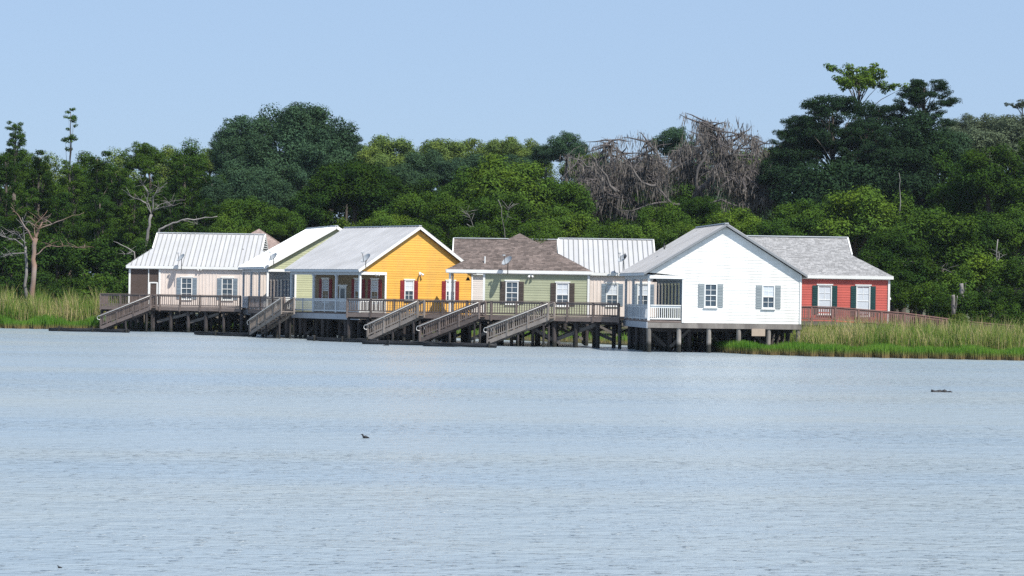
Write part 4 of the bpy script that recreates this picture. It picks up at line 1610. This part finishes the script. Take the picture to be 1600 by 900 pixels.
# big dark pines on the right
for (x, t, w, d, l, lab, key) in ((1296, 146, 190, 236, 'leaf_pine', 'large dark flat topped pine on the right skyline', 'flatpine0'),
                                  (1340, 84, 165, 246, 'leaf_bright', 'open crowned pale green tree standing highest above the dark pines', 'open0'),
                                  (1438, 120, 122, 240, 'leaf_pine', 'dark bushy pine right of the highest open crown', 'flatpine1'),
                                  (1245, 195, 110, 238, 'leaf_pine', 'dark pine beside the moss draped dead tree', 'flatpine1'),
                                  (1350, 190, 150, 234, 'leaf_pine', 'dark pine in front of the flat topped one', 'flatpine0'),
                                  (1300, 235, 200, 230, 'leaf_pine', 'dense dark evergreen under the flat topped pine', 'oak2'),
                                  (1400, 225, 150, 232, 'leaf_pine', 'dense dark evergreen under the bushy pine', 'oak0'),
                                  (1460, 215, 120, 236, 'leaf_deep', 'dark green tree right of the dense evergreens', 'elm0'),
                                  (1250, 178, 120, 240, 'leaf_pine', 'dark pine left of the large flat topped one', 'flatpine0'),
                                  (1370, 160, 140, 242, 'leaf_pine', 'dark pine between the flat topped and the bushy one', 'flatpine1'),
                                  (1430, 170, 130, 238, 'leaf_pine', 'dense dark pine right below the bushy one', 'oak1'),
                                  (1225, 225, 100, 236, 'leaf_pine', 'low dark pine touching the moss draped dead oak', 'oak0'),
                                  (1380, 205, 150, 236, 'leaf_pine', 'dense dark evergreen in the middle of the pines', 'oak1'),
                                  (1470, 195, 110, 244, 'leaf_blue', 'bluish tree right of the bushy pine', 'oak2'),
                                  (1495, 196, 120, 252, 'leaf_grey', 'greyish green tree beside the bluish one right of the pines', 'oak0'),
                                  (1535, 200, 140, 248, 'leaf_grey', 'broad greyish tree in front of the right skyline', 'oak1'),
                                  (1585, 172, 120, 254, 'leaf_grey', 'high greyish tree below the open greyish crown', 'oak2'),
                                  (1640, 160, 120, 254, 'leaf_grey', 'high greyish tree past the open greyish crown', 'oak0'),
                                  (1505, 178, 90, 262, 'leaf_grey', 'greyish green tree on the right skyline', 'oak1'),
                                  (1550, 172, 100, 262, 'leaf_grey', 'wide greyish tree behind the dark right wood', 'oak2'),
                                  (1592, 152, 60, 258, 'leaf_grey', 'open greyish tree at the right end of the skyline', 'open1'),
                                  (1545, 225, 130, 222, 'leaf_deep', 'tall dark oak at the right end of the wood', 'oak1'),
                                  (1605, 215, 120, 222, 'leaf_mid', 'dark oak right of the tall dark oak', 'elm2'),
                                  (1490, 260, 110, 224, 'leaf_deep', 'dark oak left of the tall dark oak', 'elm1'),
                                  (1335, 288, 180, 214, 'leaf_bright', 'bright green oak above the ridge of the red cottage', 'oak0'),
                                  (1255, 305, 130, 214, 'leaf_mid', 'green oak behind the roof of the white cottage', 'oak2'),
                                  (1410, 300, 110, 216, 'leaf_mid', 'green oak right of the bright green one', 'elm0'),
                                  (1455, 322, 170, 202, 'leaf_mid', 'spreading green oak right of the red cottage', 'oak1'),
                                  (1400, 352, 110, 200, 'leaf_deep', 'dark low oak directly beside the red cottage roof', 'oak2'),
                                  (1525, 330, 120, 204, 'leaf_deep', 'dark oak right of the spreading one', 'oak0'),
                                  (1590, 320, 120, 204, 'leaf_mid', 'green oak at the right end of the shore', 'oak2'),
                                  (1650, 260, 160, 210, 'leaf_mid', 'green oak past the right end of the wood', 'oak1')):
    tree(key, x, t, w, d, l, lab)
MIDFILL = 'mid height trees inside the wood'
for i, (x, t, w, d, l) in enumerate(((1075, 250, 130, 276, 'leaf_mid'), (1000, 262, 120, 272, 'leaf_blue'), (1150, 262, 130, 270, 'leaf_blue'), (1040, 300, 130, 262, 'leaf_deep'), (1125, 310, 130, 262, 'leaf_mid'), (960, 290, 120, 264, 'leaf_deep'),
                                     (1535, 285, 130, 232, 'leaf_deep'), (1490, 315, 110, 226, 'leaf_deep'), (1600, 300, 120, 230, 'leaf_deep'), (375, 250, 110, 250, 'leaf_blue'), (440, 255, 120, 248, 'leaf_blue'),
                                     (60, 275, 110, 240, 'leaf_mid'), (130, 285, 110, 244, 'leaf_deep'), (200, 275, 110, 244, 'leaf_mid'), (260, 285, 110, 244, 'leaf_deep'), (10, 330, 110, 222, 'leaf_deep'), (90, 335, 110, 226, 'leaf_deep'), (170, 335, 110, 226, 'leaf_mid'), (240, 340, 110, 228, 'leaf_deep'), (300, 345, 110, 228, 'leaf_mid'))):
    tree('oak%d' % (i % 3), x, t, w, d, l, '%s mid height tree inside the wood %s' % ({'leaf_deep': 'dark', 'leaf_mid': 'green', 'leaf_blue': 'bluish'}[l], where(x)), MIDFILL)
UND = 'shrubs under the trees'

for i, (x, t, w, d, l) in enumerate(((1035, 315, 110, 212, 'leaf_mid'), (1090, 305, 90, 216, 'leaf_deep'), (1150, 320, 120, 212, 'leaf_bright'), (1000, 345, 100, 208, 'leaf_bright'), (1060, 345, 90, 206, 'leaf_bright'),
                                     (1205, 335, 100, 208, 'leaf_mid'), (920, 365, 90, 206, 'leaf_mid'), (840, 345, 90, 208, 'leaf_mid'), (740, 345, 90, 209, 'leaf_mid'), (660, 345, 90, 209, 'leaf_mid'),
                                     (1430, 400, 110, 192, 'leaf_deep'), (1495, 420, 90, 190, 'leaf_mid'), (1540, 395, 110, 192, 'leaf_bright'), (1590, 400, 100, 188, 'leaf_mid'), (1455, 440, 70, 184, 'leaf_mid'), (1560, 440, 80, 180, 'leaf_deep'), (1610, 445, 80, 180, 'leaf_deep'),
                                     (1375, 385, 80, 196, 'leaf_deep'), (1405, 420, 70, 190, 'leaf_deep'),
                                     (20, 370, 110, 212, 'leaf_deep'), (90, 365, 110, 214, 'leaf_deep'), (160, 372, 110, 212, 'leaf_deep'), (225, 375, 90, 214, 'leaf_deep'), (150, 420, 90, 208, 'leaf_mid'), (60, 420, 90, 210, 'leaf_deep'), (195, 428, 60, 206, 'leaf_mid'), (110, 432, 70, 207, 'leaf_deep'), (10, 425, 80, 208, 'leaf_deep'),
                                     (1385, 435, 70, 186, 'leaf_deep'), (1425, 445, 70, 188, 'leaf_mid'), (1520, 455, 80, 180, 'leaf_mid'), (1480, 460, 70, 182, 'leaf_deep'), (1640, 430, 100, 182, 'leaf_deep'), (1575, 470, 70, 176, 'leaf_mid'),
                                     (290, 370, 110, 220, 'leaf_deep'), (470, 350, 90, 222, 'leaf_deep'))):
    tree('shrub%d' % (i % 2) if t > 360 else 'oak%d' % (i % 3), x, t, w, d, l, '%s undergrowth tree at the foot of the wood %s' % ({'leaf_deep': 'dark', 'leaf_mid': 'green', 'leaf_bright': 'bright green'}[l], where(x)), UND, name='understory_tree')
tree('shrub0', 1501, 489, 38, 159, 'leaf_light', 'round bright yellow green bush beside the end of the ramp', name='bush', cat='bush')
tree('shrub1', 44, 470, 34, 203, 'leaf_mid', 'small green bush at the foot of the dead trunks', name='bush', cat='bush')
for i, (x, t, w, d, l) in enumerate(((-130, 245, 120, 238, 'leaf_deep'), (-200, 255, 120, 234, 'leaf_mid'), (-280, 250, 130, 236, 'leaf_deep'), (-370, 260, 140, 236, 'leaf_mid'), (-110, 330, 120, 218, 'leaf_deep'), (-190, 335, 120, 218, 'leaf_mid'),
                                     (-270, 335, 130, 218, 'leaf_deep'), (-360, 340, 140, 220, 'leaf_mid'), (1730, 240, 140, 226, 'leaf_deep'), (1810, 255, 140, 222, 'leaf_mid'), (1710, 330, 130, 206, 'leaf_mid'), (1800, 335, 140, 204, 'leaf_deep'))):
    tree('oak%d' % (i % 3), x, t, w, d, l, '%s %s oak where the wood goes on past the cottages' % ('tall' if t < 300 else 'lower', 'dark' if l == 'leaf_deep' else 'green'), 'oaks where the wood goes on')
# a second line of trees closes the view between the trunks
BACK = 'background trees closing the wood'
for i in range(27):
    x = -90 + i * 68
    tree('oak%d' % (i % 3), x + random.uniform(-20, 20), 268 + random.uniform(-8, 16), 150, 272 + random.uniform(-8, 8), 'leaf_deep', 'dark background tree between nearer crowns ' + where(x), BACK, name='background_tree')
    tree('oak%d' % ((i + 1) % 3), x + 30 + random.uniform(-20, 20), 340 + random.uniform(-12, 16), 160, 258 + random.uniform(-6, 6), 'leaf_deep', 'low dark background tree between nearer trunks ' + where(x), BACK, name='background_tree')
    tree('shrub%d' % (i % 2), x + 10 + random.uniform(-20, 20), 402 + random.uniform(-10, 10), 130, 236 + random.uniform(-6, 6), 'leaf_deep', 'dark thicket deep under the trees ' + where(x), BACK, name='thicket')


# ------------------------------------------------------------------ dead trees
def wander(p, q, n, amp):
    p, q = V(p), V(q)
    pts = []
    off = V((0, 0, 0))
    for i in range(n + 1):
        f = i / n
        if 0 < i < n:
            off += V((random.uniform(-amp, amp), random.uniform(-amp, amp), random.uniform(-amp, amp)))
        pts.append(p.lerp(q, f) + off * math.sin(math.pi * f) ** 0.5 if 0 < i < n else p.lerp(q, f))
    return pts


def moss_strands(spots, m='moss'):
    out = []
    for (p, ln, w) in spots:
        th = random.uniform(0, math.pi)
        s = np.array([math.cos(th) * w, math.sin(th) * w, 0])
        a = np.array(p)
        sway = np.array([random.uniform(-.28, .28), random.uniform(-.28, .28), 0]) * ln
        b = a + sway * 0.6 + np.array([0, 0, -ln * 0.55])
        c = a + sway + np.array([0, 0, -ln])
        out.append([a - s * 0.5, a + s * 0.5, b + s, b - s])
        out.append([b - s, b + s, c + s * 0.12, c - s * 0.12])
    return quads_mesh('moss', np.array(out), 4, m)


def mossy_tree():
    D = 240.0
    base = V((gx(1068, D), D, ZG))
    t = thing('dead_oak', 'huge dead oak draped with hanging grey moss behind the white cottage', 'tree', base)
    mb = MB()
    fork = at(1072, 345, D) - base
    mb.tube([V((0, 0, 0)), fork * 0.5 + V((.3, 0, 0)), fork], [0.9, 0.7, 0.55], 9)
    spots = []
    ends = [(905, 285), (895, 250), (948, 215), (965, 235), (1002, 222), (1030, 250), (1085, 192), (1095, 190), (1108, 200), (1157, 203), (1215, 245), (1200, 290), (1225, 320), (900, 320), (940, 300), (1140, 260), (1060, 225), (985, 260), (1175, 270), (1190, 245), (920, 265)]
    hubs = [at(965, 300, D) - base, at(1020, 290, D) - base, at(1085, 270, D) - base, at(1130, 265, D) - base, at(1170, 300, D) - base, at(930, 310, D) - base]
    hub_pts = []
    for h in hubs:
        h = h + V((0, random.uniform(-3, 3), 0))
        w = wander(fork, h, 9, 0.75)
        mb.tube(w, [r_ * random.uniform(.8, 1.2) for r_ in (0.46, 0.42, 0.4, 0.37, 0.34, 0.31, 0.29, 0.27, 0.25, 0.23)], 7)
        hub_pts.append(h)
        for p in w[2:]:
            spots.append((p, 6))
    for e in ends:
        q = at(e[0] + 4, e[1] + 4, D) - base + V((0, random.uniform(-4, 4), 0))
        h = min(hub_pts, key=lambda a: (a - q).length)
        w = wander(h, q, 6, 0.6)
        mb.tube(w, [0.24, 0.21, 0.18, 0.15, 0.12, 0.08, 0.03], 6)
        for i, p in enumerate(w[1:]):
            spots.append((p, 9))
            for k in range(7):
                e2 = p + V((random.uniform(-2.8, 2.8), random.uniform(-2.8, 2.8), random.uniform(-2.2, 1.3)))
                w2 = wander(p, e2, 3, 0.2)
                mb.tube(w2, [0.11, 0.085, 0.06, 0.02], 4)
                for q2 in w2[1:]:
                    spots.append((q2, 4))
    mb.obj('trunk', 'moss_bark', t, True)
    for pl in ([(1072, 345), (1040, 310), (1022, 290), (1030, 262), (1022, 240)], [(1022, 290), (1000, 285), (985, 262), (962, 250), (955, 228)], [(1085, 300), (1088, 262), (1100, 240), (1092, 215), (1098, 196)],
               [(1100, 285), (1120, 262), (1140, 248), (1152, 228), (1162, 212), (1150, 198)], [(965, 300), (940, 285), (925, 262), (905, 250), (885, 243)], [(960, 300), (945, 275), (930, 258), (918, 240)],
               [(1130, 290), (1160, 282), (1185, 262), (1205, 258), (1216, 240)], [(1150, 300), (1180, 305), (1205, 296), (1228, 288)], [(1140, 250), (1165, 243), (1180, 228), (1172, 215)], [(1060, 320), (1020, 318), (985, 330), (955, 322)],
               [(1090, 320), (1125, 312), (1150, 322), (1172, 318)], [(1040, 275), (1060, 258), (1058, 235), (1066, 222)]):
        y0_ = random.uniform(-5.5, -2.5)
        pts = [at(x, y, D + y0_) - base for x, y in pl]
        fine = [pts[0]]
        for a, c in zip(pts[:-1], pts[1:]):
            fine += [a.lerp(c, .5) + V((random.uniform(-.3, .3), random.uniform(-.3, .3), random.uniform(-.3, .3))), c]
        bm_ = MB()
        nn = len(fine)
        bm_.tube(fine, [(0.17 - 0.145 * i / (nn - 1)) * random.uniform(.8, 1.2) for i in range(nn)], 7)
        for p in fine[2:]:
            for _ in range(2):
                e_ = p + V((random.uniform(-1.6, 1.6), random.uniform(-.8, .8), random.uniform(-.5, 1.3)))
                bm_.tube([p, p.lerp(e_, .5) + V((random.uniform(-.2, .2), 0, .15)), e_], [.04, .028, .01], 5)
            spots.append((p, 8))
        bm_.obj('branch', 'grey_limb', t, True)
    lst = []
    for (p, n) in spots:
        for k in range(int(n * random.choice((0.3, 0.9, 2.4, 6.0)))):
            o = V((random.gauss(0, .4), random.gauss(0, .4), random.gauss(0, .25)))
            lst.append((p + o, min(1.9, random.expovariate(2.3) + 0.2), random.uniform(0.015, 0.05)))
    tag(link('hanging_moss', moss_strands(lst), t), kind='stuff')


mossy_tree()


def bare_tree(label, D, stems, m='dead_wood', twigs=0.5, name='dead_tree'):
    """stems: polylines of photograph points with start and end radius"""
    p0 = at(*stems[0][0][0], D)
    base = V((p0.x, D, p0.z))
    t = thing(name, label, 'tree', base)
    for k, (pl, r0, r1) in enumerate(stems):
        mb = MB()
        pts = []
        dy = 0.0
        step = random.uniform(-.5, .5) if k else 0.0
        for i, (x, y) in enumerate(pl):
            pts.append(at(x, y, D) - base + V((0, dy, 0)))
            dy += step
        fine = [pts[0]]
        for a, b in zip(pts[:-1], pts[1:]):
            L_ = (b - a).length
            fine += [a.lerp(b, 0.33) + V((random.uniform(-.05, .05), random.uniform(-.05, .05), random.uniform(-.05, .05))) * L_,
                     a.lerp(b, 0.66) + V((random.uniform(-.05, .05), random.uniform(-.05, .05), random.uniform(-.05, .05))) * L_, b]
        n = len(fine)
        mb.tube(fine, [(r0 + (r1 - r0) * i / (n - 1)) * (0.62 if k else 0.8) * random.uniform(0.85, 1.12) for i in range(n)], 8)
        if k:
            for i in range(2, n):
                for _ in range(3 if random.random() < twigs else 0):
                    p = fine[i]
                    e = p + V((random.uniform(-1.1, 1.1), random.uniform(-.6, .6), random.uniform(-.3, .9)))
                    mb.tube([p, p.lerp(e, .5) + V((0, 0, .06)), e], [r1 * 0.6 + 0.010, r1 * .3 + .008, 0.006], 5)
        mb.obj('trunk' if k == 0 else 'branch', m, t, True)
    return t


bare_tree('dead reddish trunk with broken grey limbs on the left shore', 204,
          [([(52, 478), (52, 440), (51, 405), (55, 372)], 0.34, 0.26), ([(53, 380), (46, 366), (36, 350), (28, 335), (18, 324)], 0.17, 0.03),
           ([(55, 374), (58, 358), (63, 347), (70, 345)], 0.22, 0.05), ([(57, 360), (80, 350), (105, 340), (130, 332)], 0.11, 0.02),
           ([(54, 372), (52, 352), (62, 340), (70, 328)], 0.09, 0.02), ([(53, 400), (70, 385), (95, 384), (127, 386)], 0.09, 0.03)], 'red_dead_wood')
bare_tree('slim grey dead trunk beside the reddish one', 206,
          [([(41, 470), (41, 430), (39, 385)], 0.20, 0.15), ([(39, 390), (37, 360), (36, 340)], 0.1, 0.03), ([(39, 388), (25, 375), (10, 371), (-4, 366)], 0.12, 0.04),
           ([(39, 395), (20, 396), (5, 399), (-6, 404)], 0.11, 0.04), ([(40, 380), (28, 368), (14, 362), (0, 353)], 0.07, 0.02)])
bare_tree('bare grey forked tree behind the roof of the pink cottage', 216,
          [([(222, 440), (225, 392), (230, 360), (235, 335)], 0.20, 0.17), ([(235, 336), (228, 318), (214, 311), (201, 305)], 0.11, 0.03), ([(235, 336), (229, 315), (231, 300), (219, 285)], 0.10, 0.03),
           ([(236, 332), (238, 308), (248, 295), (261, 286)], 0.12, 0.03), ([(238, 330), (255, 323), (270, 322), (286, 318)], 0.09, 0.02), ([(238, 328), (250, 318), (265, 314), (285, 312)], 0.05, 0.02)])
bare_tree('long leaning grey branch above the pink cottage roof', 213,
          [([(238, 400), (248, 358), (262, 352), (282, 344), (310, 342), (338, 338)], 0.15, 0.05), ([(282, 344), (296, 347), (305, 350)], 0.05, 0.02)])
bare_tree('short dead snag poking out left of the pink cottage roof', 210, [([(212, 440), (209, 394), (196, 386), (176, 377)], 0.10, 0.03), ([(206, 392), (200, 396), (194, 398)], 0.04, 0.02)])
bare_tree('broken grey stump behind the ramp', 176, [([(1490, 492), (1490, 470), (1489, 461)], 0.20, 0.17), ([(1493, 488), (1494, 475), (1494, 462)], 0.08, 0.05)], twigs=0)
bare_tree('tall weathered stump behind the broken one', 186, [([(1503, 492), (1503, 462), (1502, 443)], 0.22, 0.2), ([(1506, 462), (1507, 450), (1507, 442)], 0.06, 0.04)], twigs=0)
bare_tree('bare pale snag with one side branch at the right of the wood', 192, [([(1558, 470), (1558, 425), (1558, 374)], 0.12, 0.06), ([(1559, 417), (1575, 414), (1600, 411)], 0.07, 0.03), ([(1559, 410), (1562, 400), (1563, 392)], 0.06, 0.03)], twigs=0.2)
bare_tree('thin white snag above the bright oak', 213, [([(1403, 340), (1404, 300), (1402, 270)], 0.08, 0.03)], twigs=0)
bare_tree('curved dead limb of the oak beside the red cottage', 196, [([(1470, 470), (1462, 425), (1440, 412), (1420, 408)], 0.12, 0.07), ([(1440, 412), (1415, 414), (1400, 428)], 0.06, 0.02), ([(1440, 410), (1470, 420), (1490, 426)], 0.06, 0.02)], twigs=0.6)
bare_tree('twisted dead branches in front of the bright oak', 209, [([(770, 400), (755, 372), (742, 362), (728, 350)], 0.10, 0.04), ([(755, 372), (735, 366), (722, 362)], 0.05, 0.02), ([(742, 362), (735, 345), (728, 332)], 0.05, 0.02)], twigs=0.8)
bare_tree('pale bare stems among the leaves of the large bright oak', 211, [([(785, 400), (787, 360), (782, 325), (776, 312)], 0.06, 0.03), ([(787, 350), (792, 335), (792, 325)], 0.04, 0.02)], twigs=0.5)


# ------------------------------------------------------------------ marsh grass and reeds
def shore_y(x):
    for (xa, ya), (xb, yb) in zip(SHORE[:-1], SHORE[1:]):
        if xa <= x <= xb:
            return ya + (yb - ya) * (x - xa) / (xb - xa)
    return 150.0


def blades(name, label, n, place, h_lo, h_hi, w, lean, m):
    pts, hs = [], []
    while len(pts) < n:
        p = place()
        if p:
            pts.append(p[:3])
            hs.append(p[3] if len(p) > 3 else 1.0)
    P = np.array(pts)
    hs = np.array(hs)[:, None]
    n = len(P)
    H = rng.uniform(h_lo, h_hi, size=(n, 1)) * hs
    th = rng.uniform(0, math.pi, size=(n, 1))
    s = np.concatenate([np.cos(th), np.sin(th) * 0.6, np.zeros((n, 1))], axis=1) * w * rng.uniform(.6, 1.4, size=(n, 1))
    ln = np.concatenate([rng.normal(size=(n, 2)) * lean, np.zeros((n, 1))], axis=1) * H
    up = np.array([0, 0, 1.0])
    a0, a1 = P - s, P + s
    m0, m1 = P + ln * 0.35 - s * 0.8 + up * H * 0.6, P + ln * 0.35 + s * 0.8 + up * H * 0.6
    e0, e1 = P + ln - s * 0.12 + up * H * (1 - 0.25 * np.linalg.norm(ln, axis=1, keepdims=True) / H), P + ln + s * 0.12 + up * H * (1 - 0.25 * np.linalg.norm(ln, axis=1, keepdims=True) / H)
    vs_ = np.stack([a0, a1, m1, m0, e1, e0], axis=1).reshape(-1, 3)
    base = np.arange(n)[:, None] * 6
    f = np.concatenate([base + np.array([[0, 1, 2, 3]]), base + np.array([[3, 2, 4, 5]])], axis=1).reshape(-1)
    me = bpy.data.meshes.new(name)
    me.vertices.add(len(vs_))
    me.vertices.foreach_set('co', vs_.reshape(-1).astype(np.float32))
    me.loops.add(len(f))
    me.loops.foreach_set('vertex_index', f.astype(np.int32))
    me.polygons.add(n * 2)
    me.polygons.foreach_set('loop_start', np.arange(0, n * 8, 4, dtype=np.int32))
    me.update(calc_edges=True)
    me.materials.append(MATS[m])
    o = link(name, me)
    return tag(o, label, 'grass', kind='stuff')


def grass_mat(name, stops, foot=None):
    m = bpy.data.materials.new(name)
    m.use_nodes = True
    N, L = m.node_tree.nodes, m.node_tree.links
    N.remove(N['Principled BSDF'])
    geo = N.new('ShaderNodeNewGeometry')
    nz = N.new('ShaderNodeTexNoise')
    nz.inputs['Scale'].default_value = 0.45
    nz.inputs['Detail'].default_value = 4
    L.new(geo.outputs['Position'], nz.inputs['Vector'])
    mix = N.new('ShaderNodeMath')
    mix.operation = 'MULTIPLY_ADD'
    mix.inputs[1].default_value = 2.6
    mix.inputs[2].default_value = -1.3
    L.new(nz.outputs['Fac'], mix.inputs[0])
    ad = N.new('ShaderNodeMath')
    ad.operation = 'ADD'
    L.new(mix.outputs[0], ad.inputs[0])
    sc = N.new('ShaderNodeMath')
    sc.operation = 'MULTIPLY'
    sc.inputs[1].default_value = 1.0
    L.new(geo.outputs['Random Per Island'], sc.inputs[0])
    L.new(sc.outputs[0], ad.inputs[1])
    cr = N.new('ShaderNodeValToRGB')
    el = cr.color_ramp.elements
    el[0].position, el[0].color = stops[0][0], (*stops[0][1], 1)
    el[1].position, el[1].color = stops[1][0], (*stops[1][1], 1)
    for p, c in stops[2:]:
        e = el.new(p)
        e.color = (*c, 1)
    L.new(ad.outputs[0], cr.inputs[0])
    col = cr.outputs[0]
    if foot:
        sep = N.new('ShaderNodeSeparateXYZ')
        L.new(geo.outputs['Position'], sep.inputs[0])
        mr = N.new('ShaderNodeMapRange')
        mr.inputs[1].default_value = foot[1]
        mr.inputs[2].default_value = foot[2]
        L.new(sep.outputs[2], mr.inputs[0])
        mx = N.new('ShaderNodeMix')
        mx.data_type = 'RGBA'
        mx.inputs[6].default_value = (*foot[0], 1)
        L.new(mr.outputs[0], mx.inputs[0])
        L.new(col, mx.inputs[7])
        col = mx.outputs[2]
    d = N.new('ShaderNodeBsdfDiffuse')
    t = N.new('ShaderNodeBsdfTranslucent')
    L.new(col, d.inputs[0])
    L.new(col, t.inputs[0])
    ms = N.new('ShaderNodeMixShader')
    ms.inputs[0].default_value = 0.3
    L.new(d.outputs[0], ms.inputs[1])
    L.new(t.outputs[0], ms.inputs[2])
    L.new(ms.outputs[0], N['Material Output'].inputs[0])
    MATS[name] = m


grass_mat('reed', [(0.0, (0.09, 0.19, 0.028)), (1.0, (0.50, 0.42, 0.22)), (0.42, (0.19, 0.27, 0.05)), (0.72, (0.37, 0.35, 0.14))])
grass_mat('marsh_green', [(0.0, (0.075, 0.19, 0.022)), (1.0, (0.16, 0.28, 0.045))], foot=((0.25, 0.19, 0.085), 0.15, 0.5))


def right_low():
    x = random.uniform(14.4, 46)
    rag = 0.3 * math.sin(x * 2.1) * math.sin(x * 0.7 + 1) + 0.25 * math.sin(x * 5.3)
    y = shore_y(x) + rag + abs(random.gauss(0, 2.3)) - 0.1
    return (x, y, -0.05, 0.9 + 0.16 * math.sin(x * 1.7) * math.sin(x * 0.45))


def right_reeds():
    x = random.uniform(19.6, 46)
    y = shore_y(x) + random.uniform(3.6, 13.5)
    if x < 22.5 and y > 158:
        return None
    return (x, y, 0.2, (0.72 + 0.25 * min(1.0, (x - 19) / 6)) * (1 + 0.36 * math.sin(x * 1.9 + y) * math.sin(x * 0.8 - y * 0.6)))


def left_low():
    x = random.uniform(-62, -34.5)
    rag = 0.5 * math.sin(x * 1.8) * math.sin(x * 0.6 + 1) + 0.3 * math.sin(x * 4.7)
    y = shore_y(x) + rag + abs(random.gauss(0, 2.0)) - 0.1
    return (x, y, -0.05, 0.9 + 0.25 * math.sin(x * 1.3))


def left_reeds():
    x = random.uniform(-64, -36.2)
    y = 199.5 + random.uniform(0, 10)
    return (x, y, 0.3, 1 + 0.36 * math.sin(x * 1.5 + y) * math.sin(x * 0.7 - y * 0.6))


def under():
    x = random.uniform(-35, 14)
    y = shore_y(x) + random.uniform(0, 4.5)
    return (x, y, 0.1)


blades('marsh_grass', 'short green marsh grass along the right shore', 34000, right_low, 0.55, 1.05, 0.024, 0.10, 'marsh_green')
blades('reeds', 'tall straw coloured reeds in front of the ramp', 30000, right_reeds, 1.0, 2.3, 0.018, 0.2, 'reed')
blades('marsh_grass', 'short green marsh grass along the left shore', 13000, left_low, 0.7, 1.35, 0.035, 0.10, 'marsh_green')
blades('reeds', 'tall green and straw reeds on the left shore', 21000, left_reeds, 1.4, 3.1, 0.024, 0.18, 'reed')
blades('marsh_grass', 'sparse marsh grass on the mud under the cottages', 2500, under, 0.4, 1.0, 0.035, 0.12, 'marsh_green')


# ------------------------------------------------------------------ humid air over the lake
def haze():
    mb = MB()
    mb.prism([V((-920, -320, -2.2)), V((920, -320, -2.2)), V((920, 920, -2.2)), V((-920, 920, -2.2))], V((0, 0, 38.0)))
    m = bpy.data.materials.new('haze')
    m.use_nodes = True
    N, L = m.node_tree.nodes, m.node_tree.links
    N.remove(N['Principled BSDF'])
    pv = N.new('ShaderNodeVolumePrincipled')
    pv.inputs['Color'].default_value = (0.72, 0.85, 1.0, 1)
    pv.inputs['Density'].default_value = 0.00007
    pv.inputs['Anisotropy'].default_value = 0.2
    L.new(pv.outputs[0], N['Material Output'].inputs['Volume'])
    MATS['haze'] = m
    o = mb.obj('haze', 'haze')
    tag(o, 'thin blue humid haze over the lake and wood', 'haze', kind='stuff')


haze()
